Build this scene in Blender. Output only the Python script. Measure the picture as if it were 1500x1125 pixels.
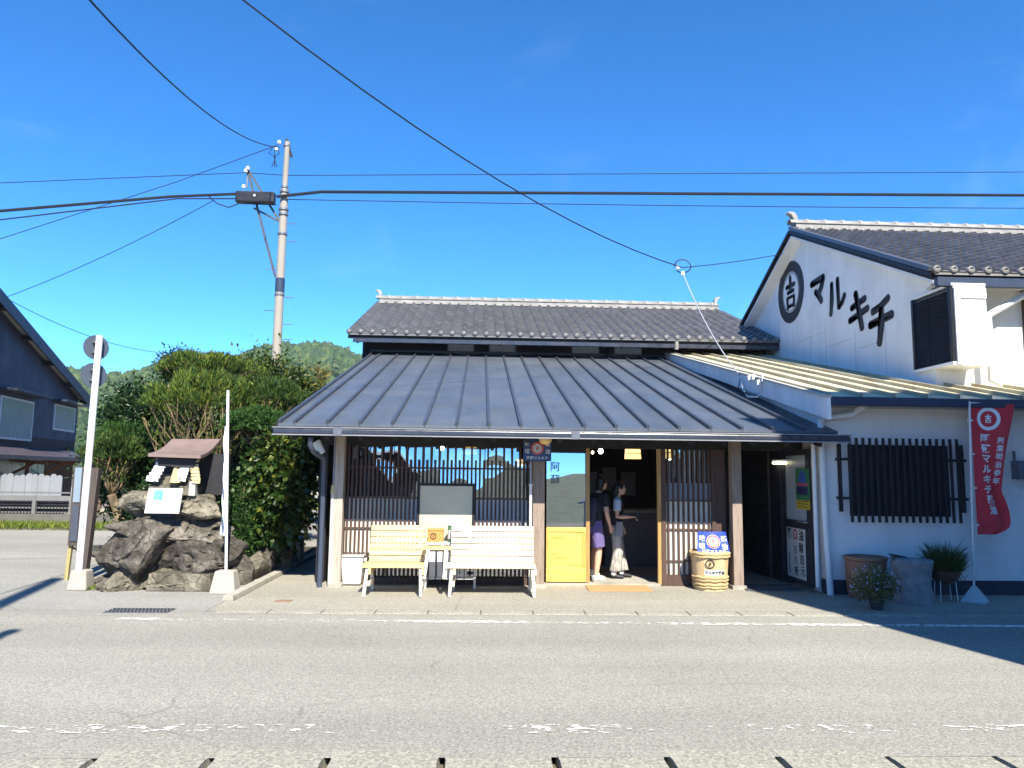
import bpy, bmesh, math, random
import numpy as np
from mathutils import Vector, Matrix, noise as mnoise
rad = math.radians
for o in list(bpy.data.objects): bpy.data.objects.remove(o)
sc = bpy.context.scene
col = sc.collection

# ---------------------------------------------------------------- camera, sky, sun, exposure
CAM = Vector((0, 0, 1.65)); YAW, PITCH, ROLL, FPX = 2.4, 6.6, 0.7, 1100.0
CR = Matrix.Rotation(rad(-YAW), 3, 'Z') @ Matrix.Rotation(rad(90 + PITCH), 3, 'X') @ Matrix.Rotation(rad(ROLL), 3, 'Z')
cd = bpy.data.cameras.new('camera'); cam = bpy.data.objects.new('camera', cd); col.objects.link(cam)
cam.matrix_world = Matrix.Translation(CAM) @ CR.to_4x4()
cd.sensor_width = 36; cd.lens = 36 * FPX / 1500; cd.clip_end = 5000; cd.clip_start = 0.05
sc.camera = cam
SUN_AZ, SUN_EL = 13.0, 44.5            # the sun stands behind the camera, slightly to the right
w = bpy.data.worlds.new('World'); sc.world = w; w.use_nodes = True
nt = w.node_tree; nt.nodes.clear()
wo = nt.nodes.new('ShaderNodeOutputWorld'); bg = nt.nodes.new('ShaderNodeBackground'); sky = nt.nodes.new('ShaderNodeTexSky')
sky.sky_type = 'NISHITA'; sky.sun_disc = False
sky.sun_elevation = rad(SUN_EL); sky.sun_rotation = rad(180 - SUN_AZ)
sky.air_density = 0.4; sky.dust_density = 0.0; sky.ozone_density = 5.0; sky.altitude = 0
hs = nt.nodes.new('ShaderNodeHueSaturation'); hs.inputs['Saturation'].default_value = 1.22; hs.inputs['Value'].default_value = 1.6; hs.inputs['Hue'].default_value = 0.497
nt.links.new(sky.outputs[0], hs.inputs['Color'])
# a few thin clouds, scattered over the whole sky
tc = nt.nodes.new('ShaderNodeTexCoord'); mp = nt.nodes.new('ShaderNodeMapping'); mp.inputs['Scale'].default_value = (1.6, 1.6, 5.0)
nz = nt.nodes.new('ShaderNodeTexNoise'); nz.inputs['Scale'].default_value = 2.1; nz.inputs['Detail'].default_value = 9; nz.inputs['Roughness'].default_value = .58; nz.inputs['Distortion'].default_value = .5
rp = nt.nodes.new('ShaderNodeValToRGB'); rp.color_ramp.elements[0].position = .60; rp.color_ramp.elements[1].position = .95
rp.color_ramp.elements[0].color = (0, 0, 0, 1); rp.color_ramp.elements[1].color = (.09, .09, .09, 1)
mxw = nt.nodes.new('ShaderNodeMixRGB'); mxw.inputs[2].default_value = (8.0, 8.4, 8.8, 1)
nt.links.new(tc.outputs['Generated'], mp.inputs[0]); nt.links.new(mp.outputs[0], nz.inputs['Vector']); nt.links.new(nz.outputs['Fac'], rp.inputs[0])
nt.links.new(rp.outputs[0], mxw.inputs[0]); nt.links.new(hs.outputs[0], mxw.inputs[1])
nt.links.new(mxw.outputs[0], bg.inputs['Color']); bg.inputs['Strength'].default_value = 0.115
nt.links.new(bg.outputs[0], wo.inputs['Surface'])
sl = bpy.data.lights.new('sun', 'SUN'); sl.energy = 4.6; sl.angle = rad(0.53); sl.color = (1.0, 0.93, 0.80)
sun = bpy.data.objects.new('sun', sl); col.objects.link(sun)
SD = Vector((math.sin(rad(SUN_AZ)) * math.cos(rad(SUN_EL)), -math.cos(rad(SUN_AZ)) * math.cos(rad(SUN_EL)), math.sin(rad(SUN_EL))))
sun.rotation_euler = SD.to_track_quat('Z', 'Y').to_euler()
sun.location = (3, -8, 14)
vs = sc.view_settings
sc.display_settings.display_device = 'sRGB'
vs.view_transform = 'Standard'; vs.look = 'None'; vs.gamma = 1; vs.exposure = 1.35; vs.use_curve_mapping = False
sc.cycles.use_denoising = True
sc.cycles.max_bounces = 7; sc.cycles.diffuse_bounces = 3; sc.cycles.glossy_bounces = 3; sc.cycles.transparent_max_bounces = 12

# ---------------------------------------------------------------- helpers
def at(px, py, Y=None, X=None, Z=None):
    """world point of a place measured in the photograph, given its real depth / side / height"""
    d = CR @ Vector(((px - 750) / FPX, (562.5 - py) / FPX, -1))
    if Y is not None: t = Y / d.y
    elif X is not None: t = X / d.x
    else: t = (Z - CAM.z) / d.z
    return CAM + d * t

WL = {}
def tag(o, label=None, cat=None, group=None, kind=None):
    if label: o['label'] = label
    if cat: o['category'] = cat
    if group: o['group'] = group
    if kind: o['kind'] = kind
    return o
def thing(name, label, cat, loc=(0, 0, 0), group=None):
    o = bpy.data.objects.new(name, None); col.objects.link(o); o.location = loc; o.empty_display_size = .1
    WL[o.name] = Vector(loc)
    return tag(o, label, cat, group)
def wl(p): return WL.get(p.name, Vector((0, 0, 0))) if p else Vector((0, 0, 0))
def link(name, me, parent=None, loc=(0, 0, 0), rot=None):
    """links a mesh object; loc is the world position of its origin (parents are never rotated when this is used)"""
    o = bpy.data.objects.new(name, me); col.objects.link(o)
    o.location = Vector(loc) - wl(parent)
    if rot: o.rotation_euler = rot
    if parent: o.parent = parent
    WL[o.name] = Vector(loc)
    return o

class MB:
    def __init__(s): s.v = []; s.f = []; s.mi = []; s.m = 0
    def add(s, vs, fs):
        n = len(s.v); s.v += [tuple(v) for v in vs]; s.f += [tuple(i + n for i in f) for f in fs]; s.mi += [s.m] * len(fs); return s
    def box(s, x0, x1, y0, y1, z0, z1):
        return s.add([(x0, y0, z0), (x1, y0, z0), (x1, y1, z0), (x0, y1, z0), (x0, y0, z1), (x1, y0, z1), (x1, y1, z1), (x0, y1, z1)],
                     [(3, 2, 1, 0), (4, 5, 6, 7), (0, 1, 5, 4), (1, 2, 6, 5), (2, 3, 7, 6), (3, 0, 4, 7)])
    def hexa(s, p):   # 8 points: bottom 4 (ccw), top 4
        return s.add(p, [(3, 2, 1, 0), (4, 5, 6, 7), (0, 1, 5, 4), (1, 2, 6, 5), (2, 3, 7, 6), (3, 0, 4, 7)])
    def bar(s, a, b, wx, wz, up=(0, 0, 1)):
        a = Vector(a); b = Vector(b); d = (b - a).normalized(); u = Vector(up)
        x = d.cross(u)
        if x.length < 1e-4: x = d.cross(Vector((0, 1, 0)))
        x.normalize(); z = x.cross(d).normalized(); x = x * wx / 2; z = z * wz / 2
        return s.hexa([a - x - z, a + x - z, b + x - z, b - x - z, a - x + z, a + x + z, b + x + z, b - x + z])
    def quad(s, a, b, c, d): return s.add([a, b, c, d], [(0, 1, 2, 3)])
    def tube(s, pts, r, n=8, cap=True):
        pts = [Vector(p) for p in pts]; rs = r if isinstance(r, (list, tuple)) else [r] * len(pts)
        vs = []; fs = []; prev = None
        for i, p in enumerate(pts):
            d = (pts[min(i + 1, len(pts) - 1)] - pts[max(i - 1, 0)])
            d = d.normalized() if d.length > 1e-9 else Vector((0, 0, 1))
            if prev is None:
                x = d.orthogonal().normalized()
            else:
                x = prev - d * prev.dot(d); x = x.normalized() if x.length > 1e-6 else d.orthogonal().normalized()
            prev = x; y = d.cross(x)
            for k in range(n):
                a = 2 * math.pi * k / n; vs.append(p + (x * math.cos(a) + y * math.sin(a)) * rs[i])
        for i in range(len(pts) - 1):
            for k in range(n):
                k2 = (k + 1) % n; fs.append((i * n + k, i * n + k2, (i + 1) * n + k2, (i + 1) * n + k))
        if cap: fs.append(tuple(range(n - 1, -1, -1))); fs.append(tuple((len(pts) - 1) * n + k for k in range(n)))
        return s.add(vs, fs)
    def lathe(s, prof, n=20, c=(0, 0, 0), cap=True):
        vs = []; fs = []
        for r, z in prof:
            for k in range(n):
                a = 2 * math.pi * k / n; vs.append((c[0] + r * math.cos(a), c[1] + r * math.sin(a), c[2] + z))
        for i in range(len(prof) - 1):
            for k in range(n):
                k2 = (k + 1) % n; fs.append((i * n + k, i * n + k2, (i + 1) * n + k2, (i + 1) * n + k))
        if cap: fs.append(tuple(range(n - 1, -1, -1))); fs.append(tuple((len(prof) - 1) * n + k for k in range(n)))
        return s.add(vs, fs)
    def prism(s, poly, a, b):  # poly of 3d points, extruded by vector a->b offset
        n = len(poly); off = Vector(b) - Vector(a)
        vs = [Vector(p) for p in poly] + [Vector(p) + off for p in poly]
        fs = [tuple(range(n - 1, -1, -1)), tuple(range(n, 2 * n))] + [(i, (i + 1) % n, n + (i + 1) % n, n + i) for i in range(n)]
        return s.add(vs, fs)
    def mesh(s, name, mats, origin=(0, 0, 0), smooth=False):
        me = bpy.data.meshes.new(name); o = Vector(origin)
        me.from_pydata([(v[0] - o.x, v[1] - o.y, v[2] - o.z) for v in s.v], [], s.f)
        for m in (mats if isinstance(mats, (list, tuple)) else [mats]): me.materials.append(m)
        if len(set(s.mi)) > 1: me.polygons.foreach_set('material_index', s.mi)
        me.validate(); 
        bm = bmesh.new(); bm.from_mesh(me); bmesh.ops.recalc_face_normals(bm, faces=bm.faces); bm.to_mesh(me); bm.free()
        if smooth: me.polygons.foreach_set('use_smooth', [True] * len(me.polygons))
        me.update(); return me
    def build(s, name, mats, parent=None, smooth=False, bevel=0, auto=None):
        org = wl(parent)
        o = link(name, s.mesh(name, mats, org, smooth or bool(auto)), parent, org)
        if bevel:
            b = o.modifiers.new('bevel', 'BEVEL'); b.width = bevel; b.segments = 2; b.limit_method = 'ANGLE'
        if auto: o.data.set_sharp_from_angle(angle=rad(auto))
        return o
def box(*a): return MB().box(*a)
def tube(*a, **k): return MB().tube(*a, **k)
def lathe(*a, **k): return MB().lathe(*a, **k)

# ---------------------------------------------------------------- materials
def newmat(name):
    m = bpy.data.materials.new(name); m.use_nodes = True; t = m.node_tree; t.nodes.clear()
    out = t.nodes.new('ShaderNodeOutputMaterial'); b = t.nodes.new('ShaderNodeBsdfPrincipled'); t.links.new(b.outputs[0], out.inputs[0])
    return m, t, b, out
def N(t, ty, **k):
    n = t.nodes.new(ty)
    for a, v in k.items():
        if a in n.inputs: n.inputs[a].default_value = v
        else: setattr(n, a, v)
    return n
def sc3(c, f): return tuple(max(0, min(1, x * f)) for x in c[:3]) + (1,)
def ramp(t, fac, stops):
    r = t.nodes.new('ShaderNodeValToRGB'); e = r.color_ramp.elements
    e[0].position, e[0].color = stops[0][0], tuple(stops[0][1][:3]) + (1,)
    e[1].position, e[1].color = stops[-1][0], tuple(stops[-1][1][:3]) + (1,)
    for p, c in stops[1:-1]:
        q = e.new(p); q.color = tuple(c[:3]) + (1,)
    t.links.new(fac, r.inputs[0]); return r.outputs[0]
def mix(t, fac, a, b, mode='MIX'):
    n = t.nodes.new('ShaderNodeMixRGB'); n.blend_type = mode
    for i, v in enumerate((fac, a, b)):
        if hasattr(v, 'is_linked') or hasattr(v, 'links'): t.links.new(v, n.inputs[i])
        elif i == 0: n.inputs[0].default_value = v
        else: n.inputs[i].default_value = tuple(v[:3]) + (1,)
    return n.outputs[0]
def nz_(t, vec, scale, detail=5, rough=.55, dist=0):
    n = N(t, 'ShaderNodeTexNoise', Scale=scale, Detail=detail, Roughness=rough, Distortion=dist); t.links.new(vec, n.inputs['Vector']); return n.outputs['Fac']
def coords(t, stretch=(1, 1, 1)):
    c = t.nodes.new('ShaderNodeTexCoord'); m = N(t, 'ShaderNodeMapping', Scale=stretch); t.links.new(c.outputs['Object'], m.inputs[0]); return m.outputs[0]
MATS = {}
def P(name, c, rough=.7, var=.18, scale=6, bump=.15, bscale=60, metal=0, stretch=(1, 1, 1), spec=.4, rnd=.12, dirt=None, dscale=1.5, island=0, streak=0):
    """general procedural surface: two noise octaves of colour, optional stains, fine relief"""
    if name in MATS: return MATS[name]
    m, t, b, out = newmat(name); v = coords(t, stretch); v0 = coords(t)
    f = nz_(t, v, scale, 6, .6)
    cc = ramp(t, f, [(.3, sc3(c, 1 - var)), (.7, sc3(c, 1 + var))])
    oi = t.nodes.new('ShaderNodeObjectInfo')
    if rnd: cc = mix(t, 1, cc, ramp(t, oi.outputs['Random'], [(0, (1 - rnd,) * 3), (1, (1.0,) * 3)]), 'MULTIPLY')
    if island:
        g = t.nodes.new('ShaderNodeNewGeometry')
        cc = mix(t, 1, cc, ramp(t, g.outputs['Random Per Island'], [(0, (1 - island,) * 3), (1, (1.0,) * 3)]), 'MULTIPLY')
    if streak:
        sv = coords(t, (2.2, 2.2, .16)); cc = mix(t, streak, cc, ramp(t, nz_(t, sv, 1.6, 6, .7), [(.40, (.62, .63, .64)), (.60, (1, 1, 1))]), 'MULTIPLY')
    if dirt:
        df = nz_(t, v0, dscale, 8, .65, .3)
        cc = mix(t, ramp(t, df, [(.5, (0, 0, 0)), (.72, (.85, .85, .85))]), cc, dirt)
    t.links.new(cc, b.inputs['Base Color'])
    rr = ramp(t, nz_(t, v0, scale * 1.7, 4), [(.3, (max(0.02, rough - .1),) * 3), (.7, (min(1, rough + .1),) * 3)]); t.links.new(rr, b.inputs['Roughness'])
    b.inputs['Metallic'].default_value = metal; b.inputs['Specular IOR Level'].default_value = spec
    if bump:
        bp = N(t, 'ShaderNodeBump', Strength=min(1, bump), Distance=.01 if bump < .95 else .03); t.links.new(nz_(t, v, bscale, 4, .6), bp.inputs['Height']); t.links.new(bp.outputs[0], b.inputs['Normal'])
    MATS[name] = m; return m
def wood(name, c, c2, axis='x', scale=5, rough=.65, knots=True, rnd=.12):
    if name in MATS: return MATS[name]
    m, t, b, out = newmat(name)
    st = {'x': (.7, 9, 9), 'y': (9, .7, 9), 'z': (9, 9, .7)}[axis]
    v = coords(t, st); oi = t.nodes.new('ShaderNodeObjectInfo')
    ad = N(t, 'ShaderNodeVectorMath', operation='ADD'); t.links.new(v, ad.inputs[0])
    sclr = N(t, 'ShaderNodeVectorMath', operation='SCALE'); sclr.inputs[0].default_value = (37, 21, 53); t.links.new(oi.outputs['Random'], sclr.inputs['Scale']); t.links.new(sclr.outputs[0], ad.inputs[1])
    f = nz_(t, ad.outputs[0], scale, 6, .6, .6)
    cc = ramp(t, f, [(.32, c2), (.5, c), (.72, sc3(c, 1.12))])
    if rnd: cc = mix(t, 1, cc, ramp(t, oi.outputs['Random'], [(0, (1 - rnd,) * 3), (1, (1,) * 3)]), 'MULTIPLY')
    if knots:
        vv = N(t, 'ShaderNodeTexVoronoi', Scale=.55); t.links.new(ad.outputs[0], vv.inputs['Vector'])
        cc = mix(t, ramp(t, vv.outputs['Distance'], [(.05, (.75, .75, .75)), (.13, (0, 0, 0))]), cc, sc3(c2, .55))
    t.links.new(cc, b.inputs['Base Color']); b.inputs['Roughness'].default_value = rough; b.inputs['Specular IOR Level'].default_value = .35
    bp = N(t, 'ShaderNodeBump', Strength=.2, Distance=.004); t.links.new(f, bp.inputs['Height']); t.links.new(bp.outputs[0], b.inputs['Normal'])
    MATS[name] = m; return m
def emis(name, c, s):
    if name in MATS: return MATS[name]
    m, t, b, out = newmat(name); b.inputs['Base Color'].default_value = tuple(c) + (1,); b.inputs['Emission Color'].default_value = tuple(c) + (1,); b.inputs['Emission Strength'].default_value = s
    MATS[name] = m; return m
def glass(name, refl=.3, tint=(.75, .85, .9), wav=.0, wsc=2.0, rough=0.0):
    if name in MATS: return MATS[name]
    m = bpy.data.materials.new(name); m.use_nodes = True; t = m.node_tree; t.nodes.clear()
    out = t.nodes.new('ShaderNodeOutputMaterial'); tr = t.nodes.new('ShaderNodeBsdfTransparent'); gl = t.nodes.new('ShaderNodeBsdfGlossy'); mx = t.nodes.new('ShaderNodeMixShader')
    tr.inputs[0].default_value = tuple(tint) + (1,); gl.inputs['Roughness'].default_value = rough; gl.inputs['Color'].default_value = (.95, .97, 1, 1)
    fr = N(t, 'ShaderNodeFresnel', IOR=1.5); ad = N(t, 'ShaderNodeMath', operation='ADD', use_clamp=True); ad.inputs[1].default_value = refl
    t.links.new(fr.outputs[0], ad.inputs[0]); t.links.new(ad.outputs[0], mx.inputs[0]); t.links.new(tr.outputs[0], mx.inputs[1]); t.links.new(gl.outputs[0], mx.inputs[2]); t.links.new(mx.outputs[0], out.inputs[0])
    if wav:
        v = coords(t); bp = N(t, 'ShaderNodeBump', Strength=1.0, Distance=wav); t.links.new(nz_(t, v, wsc, 1, .4), bp.inputs['Height']); t.links.new(bp.outputs[0], gl.inputs['Normal'])
    MATS[name] = m; return m
def leafmat(name, stops, trans=.25, rough=.5):
    if name in MATS: return MATS[name]
    m, t, b, out = newmat(name); g = t.nodes.new('ShaderNodeNewGeometry')
    cc = ramp(t, g.outputs['Random Per Island'], stops)
    v = coords(t); cc = mix(t, 1, cc, ramp(t, nz_(t, v, 1.3, 3), [(.3, (.62, .68, .6)), (.7, (1.15, 1.12, 1.0))]), 'MULTIPLY')
    t.links.new(cc, b.inputs['Base Color']); b.inputs['Roughness'].default_value = rough; b.inputs['Specular IOR Level'].default_value = .3
    tl = t.nodes.new('ShaderNodeBsdfTranslucent'); t.links.new(cc, tl.inputs[0]); mx = t.nodes.new('ShaderNodeMixShader'); mx.inputs[0].default_value = trans
    t.links.new(b.outputs[0], mx.inputs[1]); t.links.new(tl.outputs[0], mx.inputs[2]); t.links.new(mx.outputs[0], out.inputs[0])
    MATS[name] = m; return m

# ground materials
def asphalt(name, base, crack=1.0, tintc=(.6, .56, .45), coarse=1.0):
    if name in MATS: return MATS[name]
    m, t, b, out = newmat(name); v = coords(t)
    big = ramp(t, nz_(t, v, .45, 6, .6), [(.3, sc3(base, .86)), (.7, sc3(base, 1.1))])
    tracks = nz_(t, coords(t, (.06, 1.1, 1)), 1.0, 4, .5)
    big = mix(t, .35, big, ramp(t, tracks, [(.35, sc3(base, .72)), (.65, sc3(base, 1.15))]))
    sp = N(t, 'ShaderNodeTexVoronoi', Scale=95 / coarse); t.links.new(v, sp.inputs['Vector'])
    spk = ramp(t, sp.outputs['Color'], [(.05, (.62,) * 3), (.5, (1,) * 3), (.95, (1.42,) * 3)])
    c = mix(t, .8, big, spk, 'MULTIPLY')
    sp2 = nz_(t, v, 42 / coarse, 3, .7); c = mix(t, .8, c, ramp(t, sp2, [(.3, (.72,) * 3), (.7, (1.25,) * 3)]), 'MULTIPLY')
    st = nz_(t, v, .9, 7, .7, .8); c = mix(t, ramp(t, st, [(.60, (0, 0, 0)), (.75, (.28, .28, .28))]), c, sc3(base, .5))
    # cracks
    wv = N(t, 'ShaderNodeTexNoise', Scale=1.4, Detail=5); t.links.new(v, wv.inputs['Vector'])
    va = mix(t, .35, v, wv.outputs['Color'], 'ADD')
    vo = N(t, 'ShaderNodeTexVoronoi', Scale=.28, feature='DISTANCE_TO_EDGE'); t.links.new(va, vo.inputs['Vector'])
    cm = ramp(t, vo.outputs['Distance'], [(.0, (1, 1, 1)), (.0035, (0, 0, 0))]); brk = ramp(t, nz_(t, v, .7, 3), [(.48, (0, 0, 0)), (.6, (.8 * crack,) * 3)])
    c = mix(t, mix(t, 1, cm, brk, 'MULTIPLY'), c, sc3(base, .35))
    t.links.new(c, b.inputs['Base Color']); b.inputs['Roughness'].default_value = .9; b.inputs['Specular IOR Level'].default_value = .25
    bp = N(t, 'ShaderNodeBump', Strength=.55, Distance=.008); t.links.new(sp2, bp.inputs['Height']); t.links.new(bp.outputs[0], b.inputs['Normal'])
    MATS[name] = m; return m
def worn_paint(name, c, thr=.5, sx=3.0):
    m = bpy.data.materials.new(name); m.use_nodes = True; t = m.node_tree; t.nodes.clear()
    out = t.nodes.new('ShaderNodeOutputMaterial'); tr = t.nodes.new('ShaderNodeBsdfTransparent'); b = t.nodes.new('ShaderNodeBsdfPrincipled'); mx = t.nodes.new('ShaderNodeMixShader')
    b.inputs['Base Color'].default_value = tuple(c) + (1,); b.inputs['Roughness'].default_value = .8
    v = coords(t, (1, 2.2, 1)); a = nz_(t, v, sx * 4, 6, .7, .4); d = nz_(t, coords(t), .55, 3, .5)
    s = N(t, 'ShaderNodeMath', operation='ADD'); t.links.new(a, s.inputs[0])
    k = N(t, 'ShaderNodeMath', operation='MULTIPLY'); k.inputs[1].default_value = .55; t.links.new(d, k.inputs[0]); t.links.new(k.outputs[0], s.inputs[1])
    f = ramp(t, s.outputs[0], [(thr, (0, 0, 0)), (thr + .035, (1, 1, 1))])
    t.links.new(f, mx.inputs[0]); t.links.new(tr.outputs[0], mx.inputs[1]); t.links.new(b.outputs[0], mx.inputs[2]); t.links.new(mx.outputs[0], out.inputs[0])
    return m

M_asph = asphalt('road_asphalt', (.265, .258, .222), .55)
M_lot = asphalt('lot_asphalt', (.27, .265, .24), .6)
M_apron = asphalt('apron_concrete', (.30, .285, .235), .9)
M_gut = asphalt('gutter_concrete', (.30, .29, .24), 0, coarse=1.4)
M_ground = P('soil', (.11, .1, .07), .95, .3, 2, .5, 20)
M_dark = P('black_timber', (.018, .018, .022), .7, .3, 8, .2, 50)
M_post = wood('weathered_post', (.27, .215, .175), (.17, .13, .105), 'z', 5, .8)
M_brown = wood('brown_lattice_wood', (.085, .05, .038), (.05, .03, .025), 'z', 6, .65, False)
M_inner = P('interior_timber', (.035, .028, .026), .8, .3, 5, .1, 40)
M_seam = P('roof_sheet_metal', (.078, .093, .115), .42, .15, 1.0, .25, 2.2, spec=.55, rnd=.16, stretch=(3, .35, 3), dirt=(.098, .11, .13), dscale=1.1)
M_seam2 = P('roof_seam_metal', (.045, .052, .068), .4, .12, 3, .05, 20, spec=.55)
M_gutter = P('gutter_metal', (.032, .038, .055), .3, .12, 4, .03, 20, spec=.6)
M_tile = P('roof_tile', (.135, .137, .15), .42, .2, 5, .1, 60, spec=.6, island=.3)
M_tile2 = P('dark_roof_tile', (.085, .087, .10), .38, .2, 5, .1, 60, spec=.6, island=.3)
M_ridge = P('ridge_tile', (.28, .27, .25), .6, .25, 6, .2, 40)
M_white = P('white_plaster', (.74, .745, .74), .85, .06, 1.2, .12, 30, dirt=(.58, .58, .56), dscale=1.1, rnd=0, streak=.22)
M_panel = P('white_wall_panel', (.76, .765, .77), .6, .05, 1.2, .05, 30, dirt=(.6, .6, .6), dscale=.9, rnd=.05, streak=.22)
M_wpipe = P('white_pvc', (.72, .73, .72), .35, .06, 5, .03, 30)
M_cream = P('cream_sheet_metal', (.62, .585, .40), .5, .08, 1.5, .1, 10, stretch=(1, .25, 1), dirt=(.36, .25, .13), dscale=1.3)
M_creamrib = P('cream_rib', (.40, .36, .25), .55, .2, 4, .1, 30, stretch=(1, .3, 1), dirt=(.24, .14, .07), dscale=2.0)
M_navy = P('navy_fascia', (.03, .045, .085), .45, .15, 3, .05, 30)
M_pine = wood('pine_board', (.68, .50, .24), (.55, .36, .13), 'x', 4, .55)
M_pineleg = wood('pine_leg', (.78, .72, .60), (.66, .56, .40), 'z', 4, .6)
M_door = wood('oiled_door_wood', (.70, .44, .115), (.54, .30, .06), 'x', 4, .45, False)
M_doorz = wood('oiled_door_stile', (.60, .36, .09), (.45, .25, .06), 'z', 4, .45, False)
M_glass = glass('window_glass', .36, (.6, .75, .85), .010, 1.9)
M_glassd = glass('door_glass', .45, (.5, .62, .72), .0006, 1.2)
M_film = P('frosted_panel', (.60, .58, .50), .5, .06, 2, .02, 20)
M_film2 = P('grey_paper_panel', (.56, .60, .62), .5, .06, 2, .02, 20)
M_black = P('black_iron', (.012, .012, .016), .5, .2, 8, .1, 60)
M_steel = P('galvanised_steel', (.20, .21, .225), .45, .15, 6, .05, 40, metal=.5)
M_conc = P('concrete', (.36, .34, .29), .9, .16, 3, .3, 50, dirt=(.2, .2, .16), dscale=2)
M_pole = P('pole_concrete', (.30, .275, .235), .85, .1, 1.5, .15, 50, stretch=(1, 1, .4))
M_wh = P('white_paint', (.8, .8, .79), .5, .05, 4, .02, 30)
def rockmat(name, dark, mid, pale):
    m, t, b, out = newmat(name); v = coords(t); wv = N(t, 'ShaderNodeTexNoise', Scale=2.2, Detail=4); t.links.new(v, wv.inputs['Vector']); va = mix(t, .35, v, wv.outputs['Color'], 'ADD')
    f1 = nz_(t, va, 3.2, 9, .68, .6); c = ramp(t, f1, [(.30, sc3(dark, .6)), (.44, dark), (.56, mid), (.70, pale)])
    c = mix(t, .75, c, ramp(t, nz_(t, v, 34, 5, .75), [(.32, (.5,) * 3), (.68, (1.35,) * 3)]), 'MULTIPLY')
    lich = nz_(t, v, 9, 6, .7, 1.0); c = mix(t, ramp(t, lich, [(.62, (0, 0, 0)), (.68, (.7, .7, .7))]), c, sc3(pale, 1.35))
    vo = N(t, 'ShaderNodeTexVoronoi', Scale=2.6, feature='DISTANCE_TO_EDGE'); t.links.new(va, vo.inputs['Vector']); ck = ramp(t, vo.outputs['Distance'], [(0, (1, 1, 1)), (.016, (0, 0, 0))]); ckm = mix(t, 1, ck, ramp(t, nz_(t, v, 2.0, 3), [(.50, (0, 0, 0)), (.62, (.6, .6, .6))]), 'MULTIPLY')
    c = mix(t, ckm, c, sc3(dark, .25)); oi = t.nodes.new('ShaderNodeObjectInfo'); c = mix(t, 1, c, ramp(t, oi.outputs['Random'], [(0, (.8,) * 3), (1, (1.1,) * 3)]), 'MULTIPLY')
    t.links.new(c, b.inputs['Base Color']); b.inputs['Roughness'].default_value = .92; b.inputs['Specular IOR Level'].default_value = .2
    h = mix(t, .5, f1, nz_(t, v, 26, 8, .72)); h = mix(t, ckm, h, (0, 0, 0)); bp = N(t, 'ShaderNodeBump', Strength=1.0, Distance=.045); t.links.new(h, bp.inputs['Height']); t.links.new(bp.outputs[0], b.inputs['Normal'])
    return m
M_rock = rockmat('boulder_rock', (.065, .057, .047), (.14, .125, .105), (.27, .245, .20))
M_rock2 = rockmat('pale_rock', (.11, .10, .075), (.21, .19, .145), (.33, .30, .235))
M_bark = P('bark', (.12, .085, .055), .9, .35, 8, .5, 30, stretch=(1, 1, .3))
M_stem = P('conifer_stem', (.19, .14, .075), .9, .35, 8, .4, 30, stretch=(1, 1, .3))
M_ink = P('black_sign_paint', (.016, .017, .022), .6, .2, 6, .05, 40)
M_red = P('red_print', (.48, .06, .05), .6, .1, 6, .03, 40)

random.seed(4)
# ---------------------------------------------------------------- ground, road, hills
tag(MB().quad((-900, -900, -.06), (900, -900, -.06), (900, 900, -.06), (-900, 900, -.06)).build('ground', M_ground), kind='structure')
def sheet(name, poly, z, m):
    b = MB(); b.add([(x, y, z) for x, y in poly], [tuple(range(len(poly)))]); return tag(b.build(name, m), kind='structure')
sheet('road', [(-60, 4.74), (60, 4.40), (60, 8.72), (-60, 9.35)], .0, M_asph)
sheet('near_verge', [(-60, -12), (60, -12), (60, 4.0), (-60, 4.34)], .0, M_gut)
sheet('parking_lot', [(-60, 9.36), (-3.13, 9.06), (-3.13, 60), (-60, 60)], .0, M_lot)
sheet('apron', [(-3.12, 9.06), (60, 8.73), (60, 16), (-3.12, 22)], .002, M_apron)
# worn edge lines on both sides of the carriageway
ml1 = worn_paint('worn_line_far', (.74, .73, .68), .79, 2.6); ml2 = worn_paint('worn_line_near', (.8, .79, .75), .868, 2.0)
tag(MB().quad((-3.9, 8.50, .006), (16, 8.06, .006), (16, 8.17, .006), (-3.9, 8.62, .006)).build('edge_line', ml1), kind='structure')
tag(MB().quad((-30, 5.14, .006), (30, 4.79, .006), (30, 4.95, .006), (-30, 5.30, .006)).build('edge_line', ml2), kind='structure')
# shop-side gutter of flush concrete lids
gfar = tag(box(-3.0, 14, 8.93, 9.17, -.05, .0035).build('roadside_gutter', P('gutter_mortar', (.13, .125, .1), .95, .2)), kind='structure')
lid = MB().box(-.295, .295, -.115, .115, -.03, .0).mesh('gutter_lid', M_gut)
for i in range(27):
    x = -2.7 + .61 * i
    o = link('gutter_lid', lid, gfar, (x, 9.05 - .0055 * (x + 3), .009 + random.uniform(-.001, .001)), (random.uniform(-.004, .004), 0, rad(-.3)))
    o.scale = (1, 1, 1)
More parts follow.
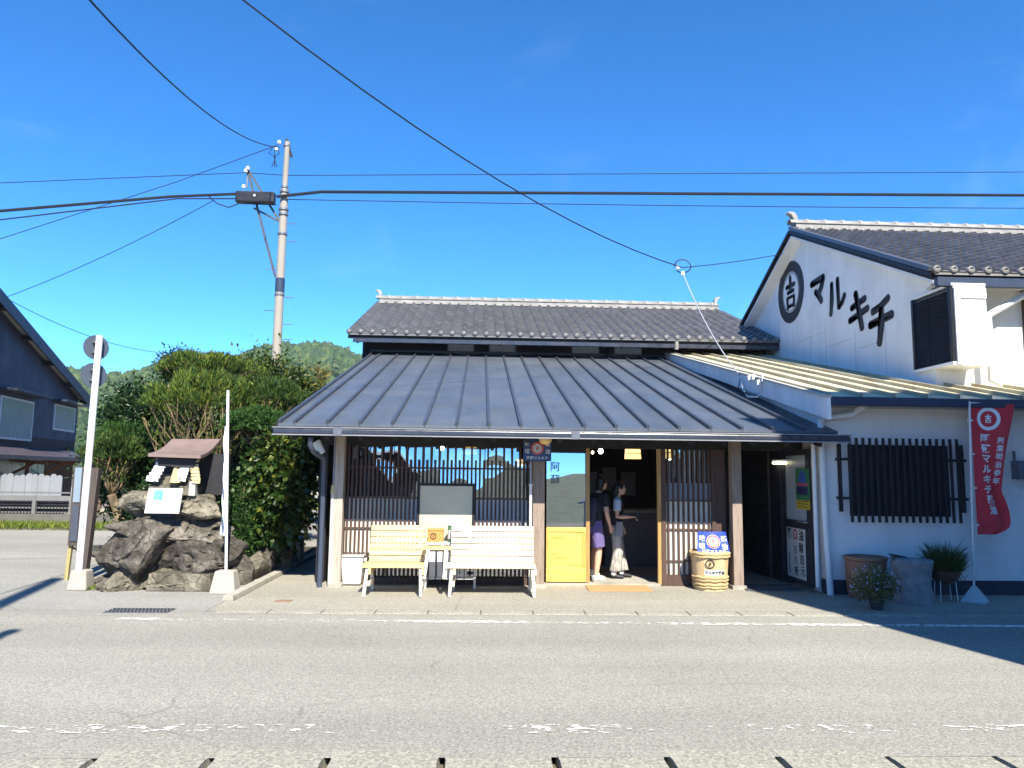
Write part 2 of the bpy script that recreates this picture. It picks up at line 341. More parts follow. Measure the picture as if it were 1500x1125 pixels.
# near gutter: lids with a lifting slot at every joint, along the bottom of the view
gnear = tag(box(-8, 8, 4.02, 4.72, -.16, -.09).build('near_gutter', P('gutter_bed', (.03, .028, .02), .95, .2)), kind='structure')
def near_lid():
    b = MB(); w, d, s, sw = .638 / 2, .30, .20, .016
    # plan: a slab with a half slot cut out at either short side
    poly = [(-w, -d), (w, -d), (w, -d + .12), (w - sw, -d + .14), (w - sw, d - .16), (w - .004, d - .06), (w, d), (-w, d), (-w + .004, d - .06), (-w + sw, d - .16), (-w + sw, -d + .14), (-w, -d + .12)]
    b.prism([(x, y, -.09) for x, y in poly], (0, 0, 0), (0, 0, .09)); return b.mesh('gutter_lid', M_gut)
nl = near_lid()
for i in range(-9, 11):
    x = .655 * i + .14
    link('gutter_lid', nl, gnear, (x, 4.39 - .0058 * x, .001 + random.uniform(-.003, .002)), (random.uniform(-.006, .006), random.uniform(-.004, .004), random.uniform(-.004, .004)))
# steel grate plate in the road edge
gr = thing('drain_grate', 'perforated grey steel drain cover set in the road before the boulders', 'drain cover', at(205, 895, Z=0))
gl_ = wl(gr)
box(gl_.x - .36, gl_.x + .36, gl_.y - .14, gl_.y + .14, -.02, .008).build('plate', M_steel, gr)
hb = MB()
for i in range(17):
    for j in range(5):
        x = gl_.x - .33 + i * .041 + (j % 2) * .02; y = gl_.y - .11 + j * .055
        hb.box(x - .011, x + .011, y - .014, y + .014, .006, .0105)
tag(hb.build('grate_hole', M_black, gr), kind='stuff')
mc = thing('utility_cover', 'small square rusty cover flush in the concrete apron', 'cover', at(415, 881, Z=0)); g2 = wl(mc)
box(g2.x - .1, g2.x + .1, g2.y - .08, g2.y + .08, -.02, .008).build('plate', P('rusty_iron', (.26, .17, .12), .8, .2), mc)

# hills with woods
def hill_h(az):
    d = math.degrees(az)
    pts = [(-180, 20), (-165, 24), (-150, 17), (-120, 22), (-90, 28), (-60, 34), (-40, 36), (-26, 40), (-20, 48), (-15, 57), (-12, 59), (-9, 57), (-4, 54), (5, 48), (30, 40), (60, 34), (100, 26), (140, 22), (165, 25), (180, 20)]
    for (a, ha), (b, hb_) in zip(pts, pts[1:]):
        if a <= d <= b:
            u = (d - a) / (b - a); u = u * u * (3 - 2 * u); return ha + (hb_ - ha) * u
    return 60
def hill_z(x, y):
    r = math.hypot(x, y); az = math.atan2(x, y)
    u = min(1, max(0, (r - 170) / 230)); u = u * u * (3 - 2 * u)
    return hill_h(az) * u * (1 + .12 * mnoise.noise(Vector((x / 60, y / 60, 3)))) + 5 * u * mnoise.noise(Vector((x / 25, y / 25, 1)))
b = MB(); NA, NR = 240, 22
for i in range(NA):
    for j in range(NR):
        a = 2 * math.pi * i / NA - math.pi; r = 170 + j * 14.0
        x, y = r * math.sin(a), r * math.cos(a); b.v.append((x, y, hill_z(x, y) - .5))
for i in range(NA):
    for j in range(NR - 1):
        i2 = (i + 1) % NA; b.f.append((i * NR + j, i2 * NR + j, i2 * NR + j + 1, i * NR + j + 1)); b.mi.append(0)
M_hill = P('hill_green', (.035, .065, .026), .95, .65, .22, 1.0, .4)
tag(b.build('hills', M_hill, smooth=True), kind='structure')
# far woods: low crowns that read as one mass
rs = np.random.RandomState(3)
bm = bmesh.new(); bmesh.ops.create_icosphere(bm, subdivisions=2, radius=1); bv = np.array([v.co[:] for v in bm.verts]); bf = np.array([[v.index for v in f.verts] for f in bm.faces]); bm.free()
def blobs(name, cs, rx, rz, mat, jit=.22):
    n = len(cs); V = []; 
    for i in range(n):
        k = bv * (1 + jit * rs.randn(len(bv), 1)); k = k * np.array([rx[i], rx[i], rz[i]]); V.append(k + cs[i])
    V = np.concatenate(V); Fs = np.concatenate([bf + i * len(bv) for i in range(n)])
    me = bpy.data.meshes.new(name); me.from_pydata(V.tolist(), [], Fs.tolist()); me.materials.append(mat); me.update(); return me
cs = []
while len(cs) < 7000:
    a = rad(rs.uniform(-37, 4)); r = rs.uniform(215, 425); x, y = r * math.sin(a), r * math.cos(a); cs.append((x, y, hill_z(x, y) + .6))
M_wood = leafmat('far_wood_leaf', [(0, (.02, .045, .02)), (.4, (.034, .07, .026)), (.75, (.055, .095, .032)), (1, (.085, .115, .04))], 0, .9)
fw = link('far_wood', blobs('far_wood', cs, rs.uniform(1.1, 3.0, len(cs)), rs.uniform(1.3, 3.6, len(cs)), M_wood)); tag(fw, 'wooded hillside of mixed green trees beyond the roofs', 'wood', kind='stuff')

# ---------------------------------------------------------------- text and marks
def text_mesh(body, size, mat, bold=0.0, depth=.002, spacing=1.0, line=1.0, res=2):
    c = bpy.data.curves.new('lettering', 'FONT'); c.body = body; c.size = size; c.offset = bold * size; c.extrude = depth / 2; c.resolution_u = res
    c.align_x = 'CENTER'; c.align_y = 'CENTER'; c.space_character = spacing; c.space_line = line
    o = bpy.data.objects.new('tmp', c); col.objects.link(o); bpy.context.view_layer.update()
    me = bpy.data.meshes.new_from_object(o.evaluated_get(bpy.context.evaluated_depsgraph_get())); bpy.data.objects.remove(o); bpy.data.curves.remove(c)
    me.materials.clear(); me.materials.append(mat); me.name = 'lettering'
    xs = [v.co for v in me.vertices]
    if xs:
        cx = (min(v.x for v in xs) + max(v.x for v in xs)) / 2; cy = (min(v.y for v in xs) + max(v.y for v in xs)) / 2
        for v in xs: v.x -= cx; v.y -= cy
    return me
def frame(x_axis, y_axis):
    x = Vector(x_axis).normalized(); y = Vector(y_axis).normalized(); z = x.cross(y); return Matrix((x, y, z)).transposed()
FRONT = frame((1, 0, 0), (0, 0, 1))       # faces the street (-Y)
SIDE = frame((0, -1, 0), (0, 0, 1))       # faces -X
def put(name, me, parent, loc, R=FRONT, scale=(1, 1, 1)):
    o = link(name, me, parent, loc); o.rotation_euler = R.to_euler(); o.scale = scale; return o
def ring_mesh(name, r0, r1, mat, depth=.004, n=48):
    b = MB(); vs = []; fs = []
    for k in range(n):
        a = 2 * math.pi * k / n; c, s = math.cos(a), math.sin(a)
        vs += [(r0 * c, r0 * s, -depth / 2), (r1 * c, r1 * s, -depth / 2), (r1 * c, r1 * s, depth / 2), (r0 * c, r0 * s, depth / 2)]
    for k in range(n):
        k2 = (k + 1) % n
        for j in range(4): fs.append((4 * k + j, 4 * k2 + j, 4 * k2 + (j + 1) % 4, 4 * k + (j + 1) % 4))
    b.add(vs, fs); return b.mesh(name, mat)
def disc_mesh(name, r, mat, depth=.004, n=40):
    return lathe([(r, -depth / 2), (r, depth / 2)], n).mesh(name, mat)
def strokes(name, lines, w, mat, depth=.002):
    """brush strokes: flat ribbons with rounded ends, local xy plane"""
    b = MB(); k = 0
    for ln in lines:
        ww = ln[0]; pts = [Vector((p[0], p[1], 0)) for p in ln[1:]]; k += 1
        L = []; Rr = []
        for i, p in enumerate(pts):
            d = (pts[min(i + 1, len(pts) - 1)] - pts[max(0, i - 1)]).normalized(); nrm = Vector((-d.y, d.x, 0)); L.append(p + nrm * ww / 2 * w); Rr.append(p - nrm * ww / 2 * w)
        d0 = (pts[1] - pts[0]).normalized(); d1 = (pts[-1] - pts[-2]).normalized()
        n0 = Vector((-d0.y, d0.x, 0)); n1 = Vector((-d1.y, d1.x, 0)); h = ww / 2 * w
        caps0 = [pts[0] - (d0 * math.cos(t) * .7 + n0 * math.sin(t)) * h for t in (-.9, -.3, .3, .9)]
        caps1 = [pts[-1] + (d1 * math.cos(t) * .7 + n1 * math.sin(t)) * h for t in (.9, .3, -.3, -.9)]
        poly = L + caps1 + Rr[::-1] + caps0[::-1][::-1]
        z = .0003 * k
        b.prism([p + Vector((0, 0, z)) for p in poly], (0, 0, 0), (0, 0, depth))
    return b.mesh(name, mat)
KICHI = [(.17, (-.36, .30), (.36, .30)), (.2, (0, .52), (0, .08)), (.15, (-.26, .06), (.26, .06)), (.14, (-.27, -.12), (-.27, -.46)), (.14, (-.27, -.14), (.27, -.14)), (.14, (.27, -.12), (.27, -.46)), (.14, (-.27, -.44), (.27, -.44))]
def emblem(parent, loc, R, r, ring_mat, ink_mat, field_mat=None, thick=.30, kk=.9):
    if field_mat: put('emblem_field', disc_mesh('emblem_field', r * .99, field_mat, .003), parent, Vector(loc), R)
    off = R @ Vector((0, 0, .004))
    put('emblem_ring', ring_mesh('emblem_ring', r * (1 - thick), r, ring_mat), parent, Vector(loc) + off, R)
    put('emblem_character', strokes('emblem_character', KICHI, 1, ink_mat), parent, Vector(loc) + off, R, (r * kk,) * 2 + (1,))

# ---------------------------------------------------------------- the shop
shop = thing('shop_building', 'low dark timber shop with standing-seam metal roof and brown lattice front', 'building', (1.1, 11.2, 0))
YF, YP, YE = 11.2, 10.93, 10.15
XL, XR = -2.70, 4.93
RS = .268
def rz(y): return 2.245 + RS * (y - YE)
YT = 18.9
roof = MB().hexa([(XL + .03, YE + .04, rz(YE + .04) - .10), (4.84, YE + .04, rz(YE + .04) - .10), (4.84, YT, rz(YT) - .10), (XL + .03, YT, rz(YT) - .10),
                  (XL + .03, YE + .04, rz(YE + .04) - .012), (4.84, YE + .04, rz(YE + .04) - .012), (4.84, YT, rz(YT) - .012), (XL + .03, YT, rz(YT) - .012)]).build('lean_to_roof', M_dark, shop)
seams = [XL + .02 + .2 + .4335 * i for i in range(18)]; seams = [s for s in seams if s < XR - .1]
edges = [XL] + seams + [XR]
def sheet_panel(x0, x1):
    b = MB(); n = 8; vs = []; fs = []
    for i in range(n + 1):
        y = YE + (YT - YE) * i / n
        for x in (x0 + .004, (x0 + x1) / 2, x1 - .004):
            vs.append((x, y, rz(y) + random.uniform(-.0015, .0015)))
    for i in range(n):
        for k in range(2): a = i * 3 + k; fs.append((a, a + 1, a + 4, a + 3))
    b.add(vs, fs); b.box(x0 + .004, x1 - .004, YE - .004, YE, rz(YE) - .035, rz(YE)); return b
for x0, x1 in zip(edges, edges[1:]): sheet_panel(x0, x1).build('roof_panel', M_seam, roof)
for s in seams + [XL + .02]:
    MB().bar((s, YE - .005, rz(YE) + .02), (s, YT, rz(YT) + .02), .042, .05).build('roof_seam', M_seam2, roof)
MB().bar((XL - .1, YT - .05, rz(YT) + .02), (4.85, YT - .05, rz(YT) + .02), .16, .05).build('roof_flashing', M_seam2, roof)
MB().bar((XL - .012, YE - .004, rz(YE) - .06), (XL - .012, YT, rz(YT) - .06), .03, .14).build('barge_board', M_dark, roof)
# eave gutter
gt = MB().box(XL - .03, XR + .12, YE - .13, YE - .005, 2.10, 2.18).build('eave_gutter', M_gutter, shop, bevel=.02)
box(XL - .035, XR + .125, YE - .138, YE + .0, 2.181, 2.195).build('gutter_lip', P('gutter_edge', (.25, .26, .29), .3, .1), gt)
box(XL - .035, XR + .125, YE - .138, YE - .06, 2.085, 2.0995).build('gutter_lip', P('gutter_edge', (.25, .26, .29), .3, .1), gt)
for x in (-1.88, 1.28): box(x - .055, x + .055, YE - .142, YE - .002, 2.082, 2.193).build('gutter_joint', P('gutter_joint', (.12, .13, .16), .3, .1), gt)
box(XL + .05, XR, YE + .02, YE + .055, 2.10, 2.23).build('fascia', M_dark, shop)
for i in range(17):
    x = XL + .2 + .45 * i
    MB().bar((x, YE + .06, rz(YE) - .165), (x, 11.5, rz(11.5) - .165), .06, .10).build('rafter', M_dark, shop)
# side wall, far left end and clerestory wall
MB().prism([(-2.36, 11.30, 0), (-2.36, 18.85, 0), (-2.36, 18.85, rz(18.85) - .11), (-2.36, 11.30, rz(11.30) - .11)], (0, 0, 0), (.12, 0, 0)).build('wall', M_dark, shop)
clr = box(-3.0, 7.66, 18.92, 19.1, 3.0, 4.98).build('clerestory_wall', M_dark, shop)
M_slot = P('frosted_slot', (.62, .72, .82), .3, .08)
for px0, px1 in ((655, 695), (716, 756), (837, 878), (899, 940)):
    a = at(px0, 511, Y=18.9); c = at(px1, 511, Y=18.9)
    wd = box(a.x, c.x, 18.875, 18.93, 4.60, 4.86).build('clerestory_window', P('grey_sash', (.2, .22, .26), .5, .1), shop)
    MB().quad((a.x + .03, 18.86, 4.62), (c.x - .03, 18.86, 4.62), (c.x - .03, 18.874, 4.84), (a.x + .03, 18.874, 4.84)).build('pane', M_slot, wd)
    box(a.x - .04, c.x + .04, 18.84, 18.90, 4.55, 4.597).build('sill', P('pale_sill', (.45, .42, .36), .7, .1), wd)
box(-3.0, -2.9, 18.9, 26.5, 0, 5.2).build('wall', M_dark, shop)
box(-3.0, 7.1, 26.4, 26.5, 0, 5.2).build('wall', M_dark, shop)
b = MB(); b.prism([(-2.98, 18.95, 4.9), (-2.98, 26.5, 4.9), (-2.98, 22.9, 6.56)], (0, 0, 0), (.06, 0, 0)); b.build('gable_end', M_dark, shop)

# tiled roofs -------------------------------------------------------------
def tile_field(x0, x1, ye, ze, yr, zr, mat, parent, skirt=.0, cw=.275, row=.24):
    """pantiles: every tile its own wavy piece, laid row over row up the slope"""
    L = math.hypot(yr - ye, zr - ze); uy, uz = (yr - ye) / L, (zr - ze) / L; ny, nz = -uz, uy
    nc = max(1, round((x1 - x0) / cw)); cw = (x1 - x0) / nc; nr = int(L / row) + 1; row = L / nr
    prof = [(-.5, .012), (-.40, .056), (-.29, .072), (-.18, .054), (-.05, .008), (.15, -.006), (.35, -.002), (.53, .012)]
    V = []; Fq = []
    for r in range(nr):
        for c in range(nc):
            cx = x0 + (c + .5) * cw; base = len(V); j = random.uniform(-.004, .004)
            s0, s1 = r * row - .02, (r + 1) * row + .02
            for s, lift in ((s0, .030 + j), (s0, .064 + j), (s1, .022)):
                for u, h in prof:
                    hh = h + lift if lift != .030 + j else h + lift - .012
                    V.append((cx + u * cw * 1.0, ye + uy * s + ny * hh, ze + uz * s + nz * hh))
            n = len(prof)
            for lay in range(2):
                for k in range(n - 1):
                    a = base + lay * n + k; Fq.append((a, a + 1, a + n + 1, a + n))
    me = bpy.data.meshes.new('tile_field'); me.from_pydata(V, [], Fq); me.materials.append(mat); me.update()
    bm = bmesh.new(); bm.from_mesh(me); bmesh.ops.recalc_face_normals(bm, faces=bm.faces); bm.to_mesh(me); bm.free()
    # make the field face up the roof normal
    org = wl(parent); me.transform(Matrix.Translation(-org)); o = link('tile_field', me, parent, org); tag(o, kind='stuff')
    return nc, cw
def tiled_roof(parent, x0, x1, ye, ze, yr, zr, mat, back, ridge_mat, eave_m, ends=True, ridge_x=None):
    rx0, rx1 = ridge_x or (x0, x1)
    th = .09
    b = MB().prism([(x0 + .03, ye + .03, ze - th), (x0 + .03, yr, zr - th), (x0 + .03, back, ze - th), (x0 + .03, back, ze), (x0 + .03, yr, zr), (x0 + .03, ye + .03, ze)], (0, 0, 0), (x1 - x0 - .06, 0, 0))
    rf = b.build('tiled_roof', M_dark, parent)
    nc, cw = tile_field(x0, x1, ye, ze, yr, zr, mat, rf)
    # plain back slope
    MB().quad((x0, yr, zr + .05), (x1, yr, zr + .05), (x1, back, ze + .05), (x0, back, ze + .05)).build('back_slope', mat, rf)
    # round-ended eave tiles
    em = lathe([(.0, -.03), (.045, -.03), (.062, -.018), (.062, .05)], 14, cap=False).mesh('eave_tile', eave_m, smooth=True)
    for c in range(nc):
        o = link('eave_tile', em, rf, (x0 + (c + .5 - .29) * cw, ye - .03, ze + .075)); o.rotation_euler = (rad(-90), 0, 0)
    lip = MB().box(-cw / 2 + .004, cw / 2 - .004, -.012, .02, -.055, .015).mesh('eave_lip', eave_m)
    for c in range(nc): link('eave_lip', lip, rf, (x0 + (c + .62) * cw, ye - .02, ze + .045))
    # ridge: stacked courses and half-round caps
    MB().box(rx0 + .1, rx1 - .1, yr - .13, yr + .13, zr + .02, zr + .16).build('ridge_course', ridge_mat, rf)
    MB().box(rx0 + .08, rx1 - .08, yr - .155, yr + .155, zr + .162, zr + .185).build('ridge_course', ridge_mat, rf)
    cap = MB(); n = 8
    vs = []; L = .43
    for xx, sc_ in ((-L / 2, 1), (L / 2 - .06, 1), (L / 2 - .06, 1.18), (L / 2, 1.18)):
        for k in range(n + 1):
            a = math.pi * k / n; vs.append((xx, -math.cos(a) * .115 * sc_, math.sin(a) * .10 * sc_))
    fs = [(i * (n + 1) + k, i * (n + 1) + k + 1, (i + 1) * (n + 1) + k + 1, (i + 1) * (n + 1) + k) for i in range(3) for k in range(n)]
    cap.add(vs, fs); cm = cap.mesh('ridge_cap', ridge_mat, smooth=True)
    x = rx0 + .2
    while x < rx1 - .2:
        link('ridge_cap', cm, rf, (x, yr, zr + .187)); x += .42
    return rf
r1 = tiled_roof(shop, -3.25, 7.5, 18.0, 4.87, 22.9, 6.70, M_tile, 27.4, M_ridge, M_tile)
def ridge_end(parent, x, y, z, s, mat, flip=1):
    b = MB(); prof = [(-.0, -.22), (.02, .16), (-.05, .30), (-.16, .36), (-.10, .40), (.05, .38), (.13, .26), (.14, -.22)]
    b.prism([(x + flip * px_ * s, y - .10 * s, z + pz * s) for px_, pz in prof], (0, 0, 0), (0, .2 * s, 0)); return b.build('ridge_end_tile', mat, parent, bevel=.01)
ridge_end(r1, -3.18, 22.9, 6.86, .75, M_ridge); ridge_end(r1, 7.38, 22.9, 6.86, .75, M_ridge, -1)
box(-3.1, 7.4, 18.02, 18.10, 4.70, 4.79).build('eave_gutter', M_gutter, shop)
tube([at(991, 492, Y=18.0), at(991, 512, Y=18.05)], .05, 10).build('downpipe', M_ridge, shop)
for i in range(24): MB().bar((-3.0 + i * .43, 18.1, 4.72), (-3.0 + i * .43, 19.0, 5.05), .06, .08).build('rafter', M_dark, shop)

# street front ------------------------------------------------------------
def post(px, w_, d_, y, m=M_post, z1=2.35):
    x = at(px, 800, Y=y).x
    o = box(x - w_ / 2, x + w_ / 2, y - d_ / 2, y + d_ / 2, 0.05, z1).build('post', m, shop, bevel=.006)
    box(x - w_ / 2 - .03, x + w_ / 2 + .03, y - d_ / 2 - .03, y + d_ / 2 + .03, 0, .055).build('post_footing', M_conc, o)
    return x
PX_L = post(494, .13, .13, YP, wood('pale_post', (.42, .36, .30), (.3, .25, .2), 'z', 5, .8)); PX_C = post(788, .17, .16, YP + .05); PX_R = post(1079, .145, .15, YP + .02)
FXL, FXR = -2.05, 3.80
box(-2.3, 4.85, YF - .06, YF + .12, 2.0, 2.42).build('lintel_beam', M_dark, shop)
box(-2.3, 4.85, YP - .07, YP + .07, 2.16, 2.32).build('eave_beam', M_dark, shop)
def X_(px, y=YF): return at(px, 780, Y=y).x
xa, xb = X_(505), X_(776)
# big lattice window with tall and short slats
def lattice(xa, xb, pitch, child_z, rails, film_top, name='lattice_window', film=(M_film, M_film2), z0=.10, fsplit=.33, fb=.45):
    lw = MB()
    lw.box(xa - .07, xa, YF - .05, YF + .06, .0, 2.0); lw.box(xb, xb + .06, YF - .05, YF + .06, .0, 2.0); lw.box(xa, xb, YF - .05, YF + .06, .0, z0)
    o = lw.build(name, M_brown, shop)
    sl_m = MB().box(-.014, .014, -.015, .015, 0, 1).mesh('slat', M_brown); n = int((xb - xa) / pitch)
    for i in range(n + 1):
        x = xa + (i + .5) * (xb - xa) / (n + 1); zt = 2.0 if i % 2 == 0 else child_z
        s_ = link('slat', sl_m, o, (x, YF - .02, z0)); s_.scale = (1, 1, zt - z0)
    for z in rails: box(xa, xb, YF - .032, YF - .004, z - .011, z + .011).build('rail', M_brown, o)
    xm = xa + (xb - xa) * fsplit
    box(xa + .002, xm, YF - .003, YF + .006, fb, film_top + .035).build('backing_panel', film[0], o)
    if xm < xb - .05: box(xm + .004, xb - .002, YF - .003, YF + .006, fb, film_top).build('backing_panel', film[1], o)
    return o
lw = lattice(xa, xb, .061, 1.80, (1.68, 1.24, .80, .36), 1.22)
# wavy panes of old glass behind the slats
for i in range(4):
    x0 = xa + (xb - xa) * i / 4; x1 = xa + (xb - xa) * (i + 1) / 4
    tl = (.050, .042, .056, .046)[i]
    MB().quad((x0 + .006, YF + .012, .12), (x1 - .006, YF + .012, .12), (x1 - .006, YF + .012 + tl, 1.99), (x0 + .006, YF + .012 + tl, 1.99)).build('pane', M_glass, lw)
# notice board hung before the lattice
nb = thing('display_board', 'blank cream display board in a dark frame hung on the lattice front', 'board', (X_(652, 11.1), 11.1, .62)); q = wl(nb)
bx0, bx1 = X_(614, 11.1), X_(691, 11.1)
box(bx0, bx1, 11.085, 11.125, .62, 1.42).build('board', P('cream_board', (.50, .49, .36), .35, .05, 1.5, .02), nb)
for (a_, b_, c_, d_) in ((bx0 - .035, bx0, .62, 1.42), (bx1, bx1 + .035, .62, 1.42), (bx0 - .035, bx1 + .035, 1.42, 1.46)):
    box(a_, b_, 11.075, 11.13, c_, d_).build('frame', M_dark, nb)
box(bx0 + .01, bx1 - .01, 11.082, 11.125, .30, .617).build('lower_panel', M_wh, nb)
# short lattice panel to the right of the doorway
xc, xd = X_(975), X_(1042)
lr = lattice(xc, xd, .078, 1.99, (1.24, .82, .36), 1.22, fsplit=1.0, film=(M_film, M_film), z0=.16, fb=.162)
lr2 = lr
MB().quad((xc, YF + .012, .18), (xd, YF + .012, .18), (xd, YF + .02, 1.99), (xc, YF + .02, 1.99)).build('pane', M_glass, lr)
box(xc, xd, YF - .002, YF + .006, 1.26, 1.5).build('backing_panel', P('bluish_paper', (.20, .24, .30), .6, .1), lr)
box(X_(1046), PX_R - .07, YF - .02, YF + .06, 0, 2.0).build('side_panel', M_brown, shop)
# sliding doors: left leaf beside the post, its right stile, and the far stile
dx0, dx1 = X_(800), X_(858)
dr = MB().box(dx0, dx1, YF - .018, YF + .018, .06, .82).build('sliding_door', M_door, shop, bevel=.004)
box(dx0, dx1, YF - .03, YF - .0185, .77, .835).build('door_rail', M_door, dr, bevel=.003)
box(dx0, dx1, YF - .03, YF - .0185, .05, .25).build('door_rail', M_door, dr, bevel=.003)
box(dx0 + .0, dx0 + .05, YF - .03, YF - .0185, .252, .768).build('door_stile', M_doorz, dr)
box(dx1 - .05, dx1 - .001, YF - .03, YF - .0185, .252, .768).build('door_stile', M_doorz, dr)
box(dx0 + .07, dx1 - .07, YF - .0225, YF - .0182, .29, .73).build('door_panel', M_door, dr, bevel=.003)
box(dx1, dx1 + .055, YF - .035, YF + .03, .04, 2.0).build('door_stile', wood('door_stile_wood', (.40, .24, .085), (.28, .16, .06), 'z', 4, .5, False), dr, bevel=.003)
pane = MB().quad((dx0 + .002, YF - .008, .836), (dx1, YF - .008, .836), (dx1, YF + .026, 1.93), (dx0 + .002, YF + .026, 1.93)).build('pane', M_glassd, dr)
box(dx0, dx1, YF - .03, YF + .03, 1.93, 2.0).build('door_rail', M_dark, dr)
for i, ch in enumerate('阿蘇'):
    put('lettering', text_mesh(ch, .15, P('etched_grey', (.10, .14, .18), .5, .1), .005), dr, (X_(813), YF - .02 + .024 * (i * -.06 + .85) , 1.72 - .185 * i))
ex = X_(966)
ds = box(ex - .03, ex + .035, YF - .035, YF + .03, .02, 2.0).build('door_jamb', wood('door_stile_wood', (.40, .24, .085), (.28, .16, .06), 'z', 4, .5, False), shop, bevel=.003)
box(dx0 - .02, ex, YF - .06, YF + .10, .0, .035).build('door_sill', M_conc, shop)
# interior shell
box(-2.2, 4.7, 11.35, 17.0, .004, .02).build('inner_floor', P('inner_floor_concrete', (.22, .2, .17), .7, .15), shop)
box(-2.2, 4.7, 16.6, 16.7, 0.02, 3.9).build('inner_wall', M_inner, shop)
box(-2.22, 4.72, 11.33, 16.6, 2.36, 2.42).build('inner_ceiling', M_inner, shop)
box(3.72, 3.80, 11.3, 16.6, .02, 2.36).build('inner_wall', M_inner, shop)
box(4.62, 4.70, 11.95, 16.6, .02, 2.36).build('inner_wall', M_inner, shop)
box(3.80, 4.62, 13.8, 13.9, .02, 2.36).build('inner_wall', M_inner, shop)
b = MB(); b.hexa([(1.72, 11.32, .021), (2.55, 11.32, .021), (2.55, 12.4, .021), (1.72, 12.4, .021), (1.72, 11.32, .032), (2.55, 11.32, .032), (2.55, 12.4, .032), (1.72, 12.4, .032)]); b.build('threshold_slab', M_conc, shop)
# side entrance door leaf, swung open against the store wall
M_dfr = P('dark_door_frame', (.035, .035, .042), .5, .2, 6, .05, 40)
lx, ly0, ly1 = 4.70, 10.62, 11.55
leaf = MB().box(lx, lx + .04, ly0, ly0 + .10, .06, 2.02).box(lx, lx + .04, ly1 - .10, ly1, .06, 2.02).box(lx, lx + .04, ly0 + .1, ly1 - .1, 1.93, 2.02).box(lx, lx + .04, ly0 + .1, ly1 - .1, .82, .98).box(lx + .01, lx + .03, ly0 + .1, ly1 - .1, .12, .82).box(lx, lx + .04, ly0 + .1, ly1 - .1, .06, .12).build('side_door', M_dfr, shop)
MB().quad((lx + .015, ly0 + .1, .98), (lx + .015, ly1 - .1, .98), (lx + .015, ly1 - .1, 1.93), (lx + .015, ly0 + .1, 1.93)).build('pane', P('frosted_door_glass', (.42, .46, .48), .35, .05), leaf)
tube([(lx - .05, ly0 + .32, .97), (lx - .06, ly0 + .05, .97), (lx - .01, ly0 + .04, .97)], .014, 8).build('door_handle', M_steel, leaf)
box(4.66, 4.86, 11.56, 11.95, 0, 2.36).build('door_jamb', M_dark, shop)
box(PX_R + .11, PX_R + .15, YP + .2, YP + .24, 0, 1.36).build('door_guide', P('pale_guide', (.5, .47, .42), .6, .1), shop)
box(3.82, 4.64, 10.72, 11.4, .003, .018).build('entrance_step', P('dark_mat', (.09, .095, .1), .9, .15), shop)
# pipes on the left corner
M_bpipe = P('blue_grey_pipe', (.055, .07, .105), .4, .12, 5, .03, 30)
p0 = at(455, 641, Y=10.12); xk = at(471, 780, Y=10.86).x
tube([p0, p0 + Vector((0, 0, -.10)), p0 + Vector((.02, .1, -.18)), (xk, 10.80, 1.80), (xk, 10.86, 1.70), (xk, 10.86, 0.0)], .036, 12).build('downpipe', M_bpipe, shop, auto=60)
xw = at(485, 780, Y=10.86).x
tube([(xw, 10.88, 0.0), (xw, 10.88, 1.36)], .028, 10).build('conduit', P('pale_conduit', (.55, .52, .44), .5, .1), shop, auto=60)
tube([(xw, 10.88, 1.30), (xw, 10.88, 1.42)], [.036, .026], 10).build('conduit_cap', P('brass_cap', (.55, .45, .2), .4, .1), shop)
tube([(xw, 10.88, 1.42), (xw, 10.90, 2.16)], .012, 8).build('conduit', P('grey_conduit', (.3, .31, .33), .5, .1), shop)
tube([at(462, 648, Y=10.5), at(472, 664, Y=10.5)], [.07, .05], 12).build('flood_lamp', M_wh, shop)
xw2 = at(777, 780, Y=10.78).x
tube([(xw2, 10.80, 0.66), (xw2, 10.80, 1.43)], .02, 10).build('conduit', M_wpipe, shop)
tube([(xw2, 10.80, 1.43), (xw2, 10.80, 1.47)], .027, 10).build('conduit_cap', M_wpipe, shop)
tube([(xw2, 10.80, 1.47), (xw2, 10.82, 2.17)], .015, 8).build('conduit', P('grey_conduit', (.3, .31, .33), .5, .1), shop)
tube([(xw2, 10.80, 0.0), (xw2, 10.80, .66)], .02, 10).build('conduit', M_wpipe, shop)

# ---------------------------------------------------------------- the white storehouse
st = thing('white_storehouse', 'white plastered storehouse with tiled gable roof and big painted black characters', 'building', (8.5, 12, 0))
GX = 7.36; VG = 7.1; SW = 10.5; SLX = 4.86
def cz(y): return 2.72 + .2257 * (y - 10.05)
# ground floor walls
wf = MB().box(SLX, 14.0, SW, SW + .15, .20, 2.68).build('front_wall', M_white, st)
box(SLX - .01, 14.0, SW - .012, SW + .15, 0, .198).build('plinth', P('navy_plinth', (.03, .038, .06), .7, .2), st)
b = MB(); b.prism([(SLX, SW + .151, 0), (SLX, 18.9, 0), (SLX, 18.9, cz(18.9) - .08), (SLX, SW + .151, cz(SW + .15) - .08)], (0, 0, 0), (.12, 0, 0)); b.build('side_wall', M_white, st)
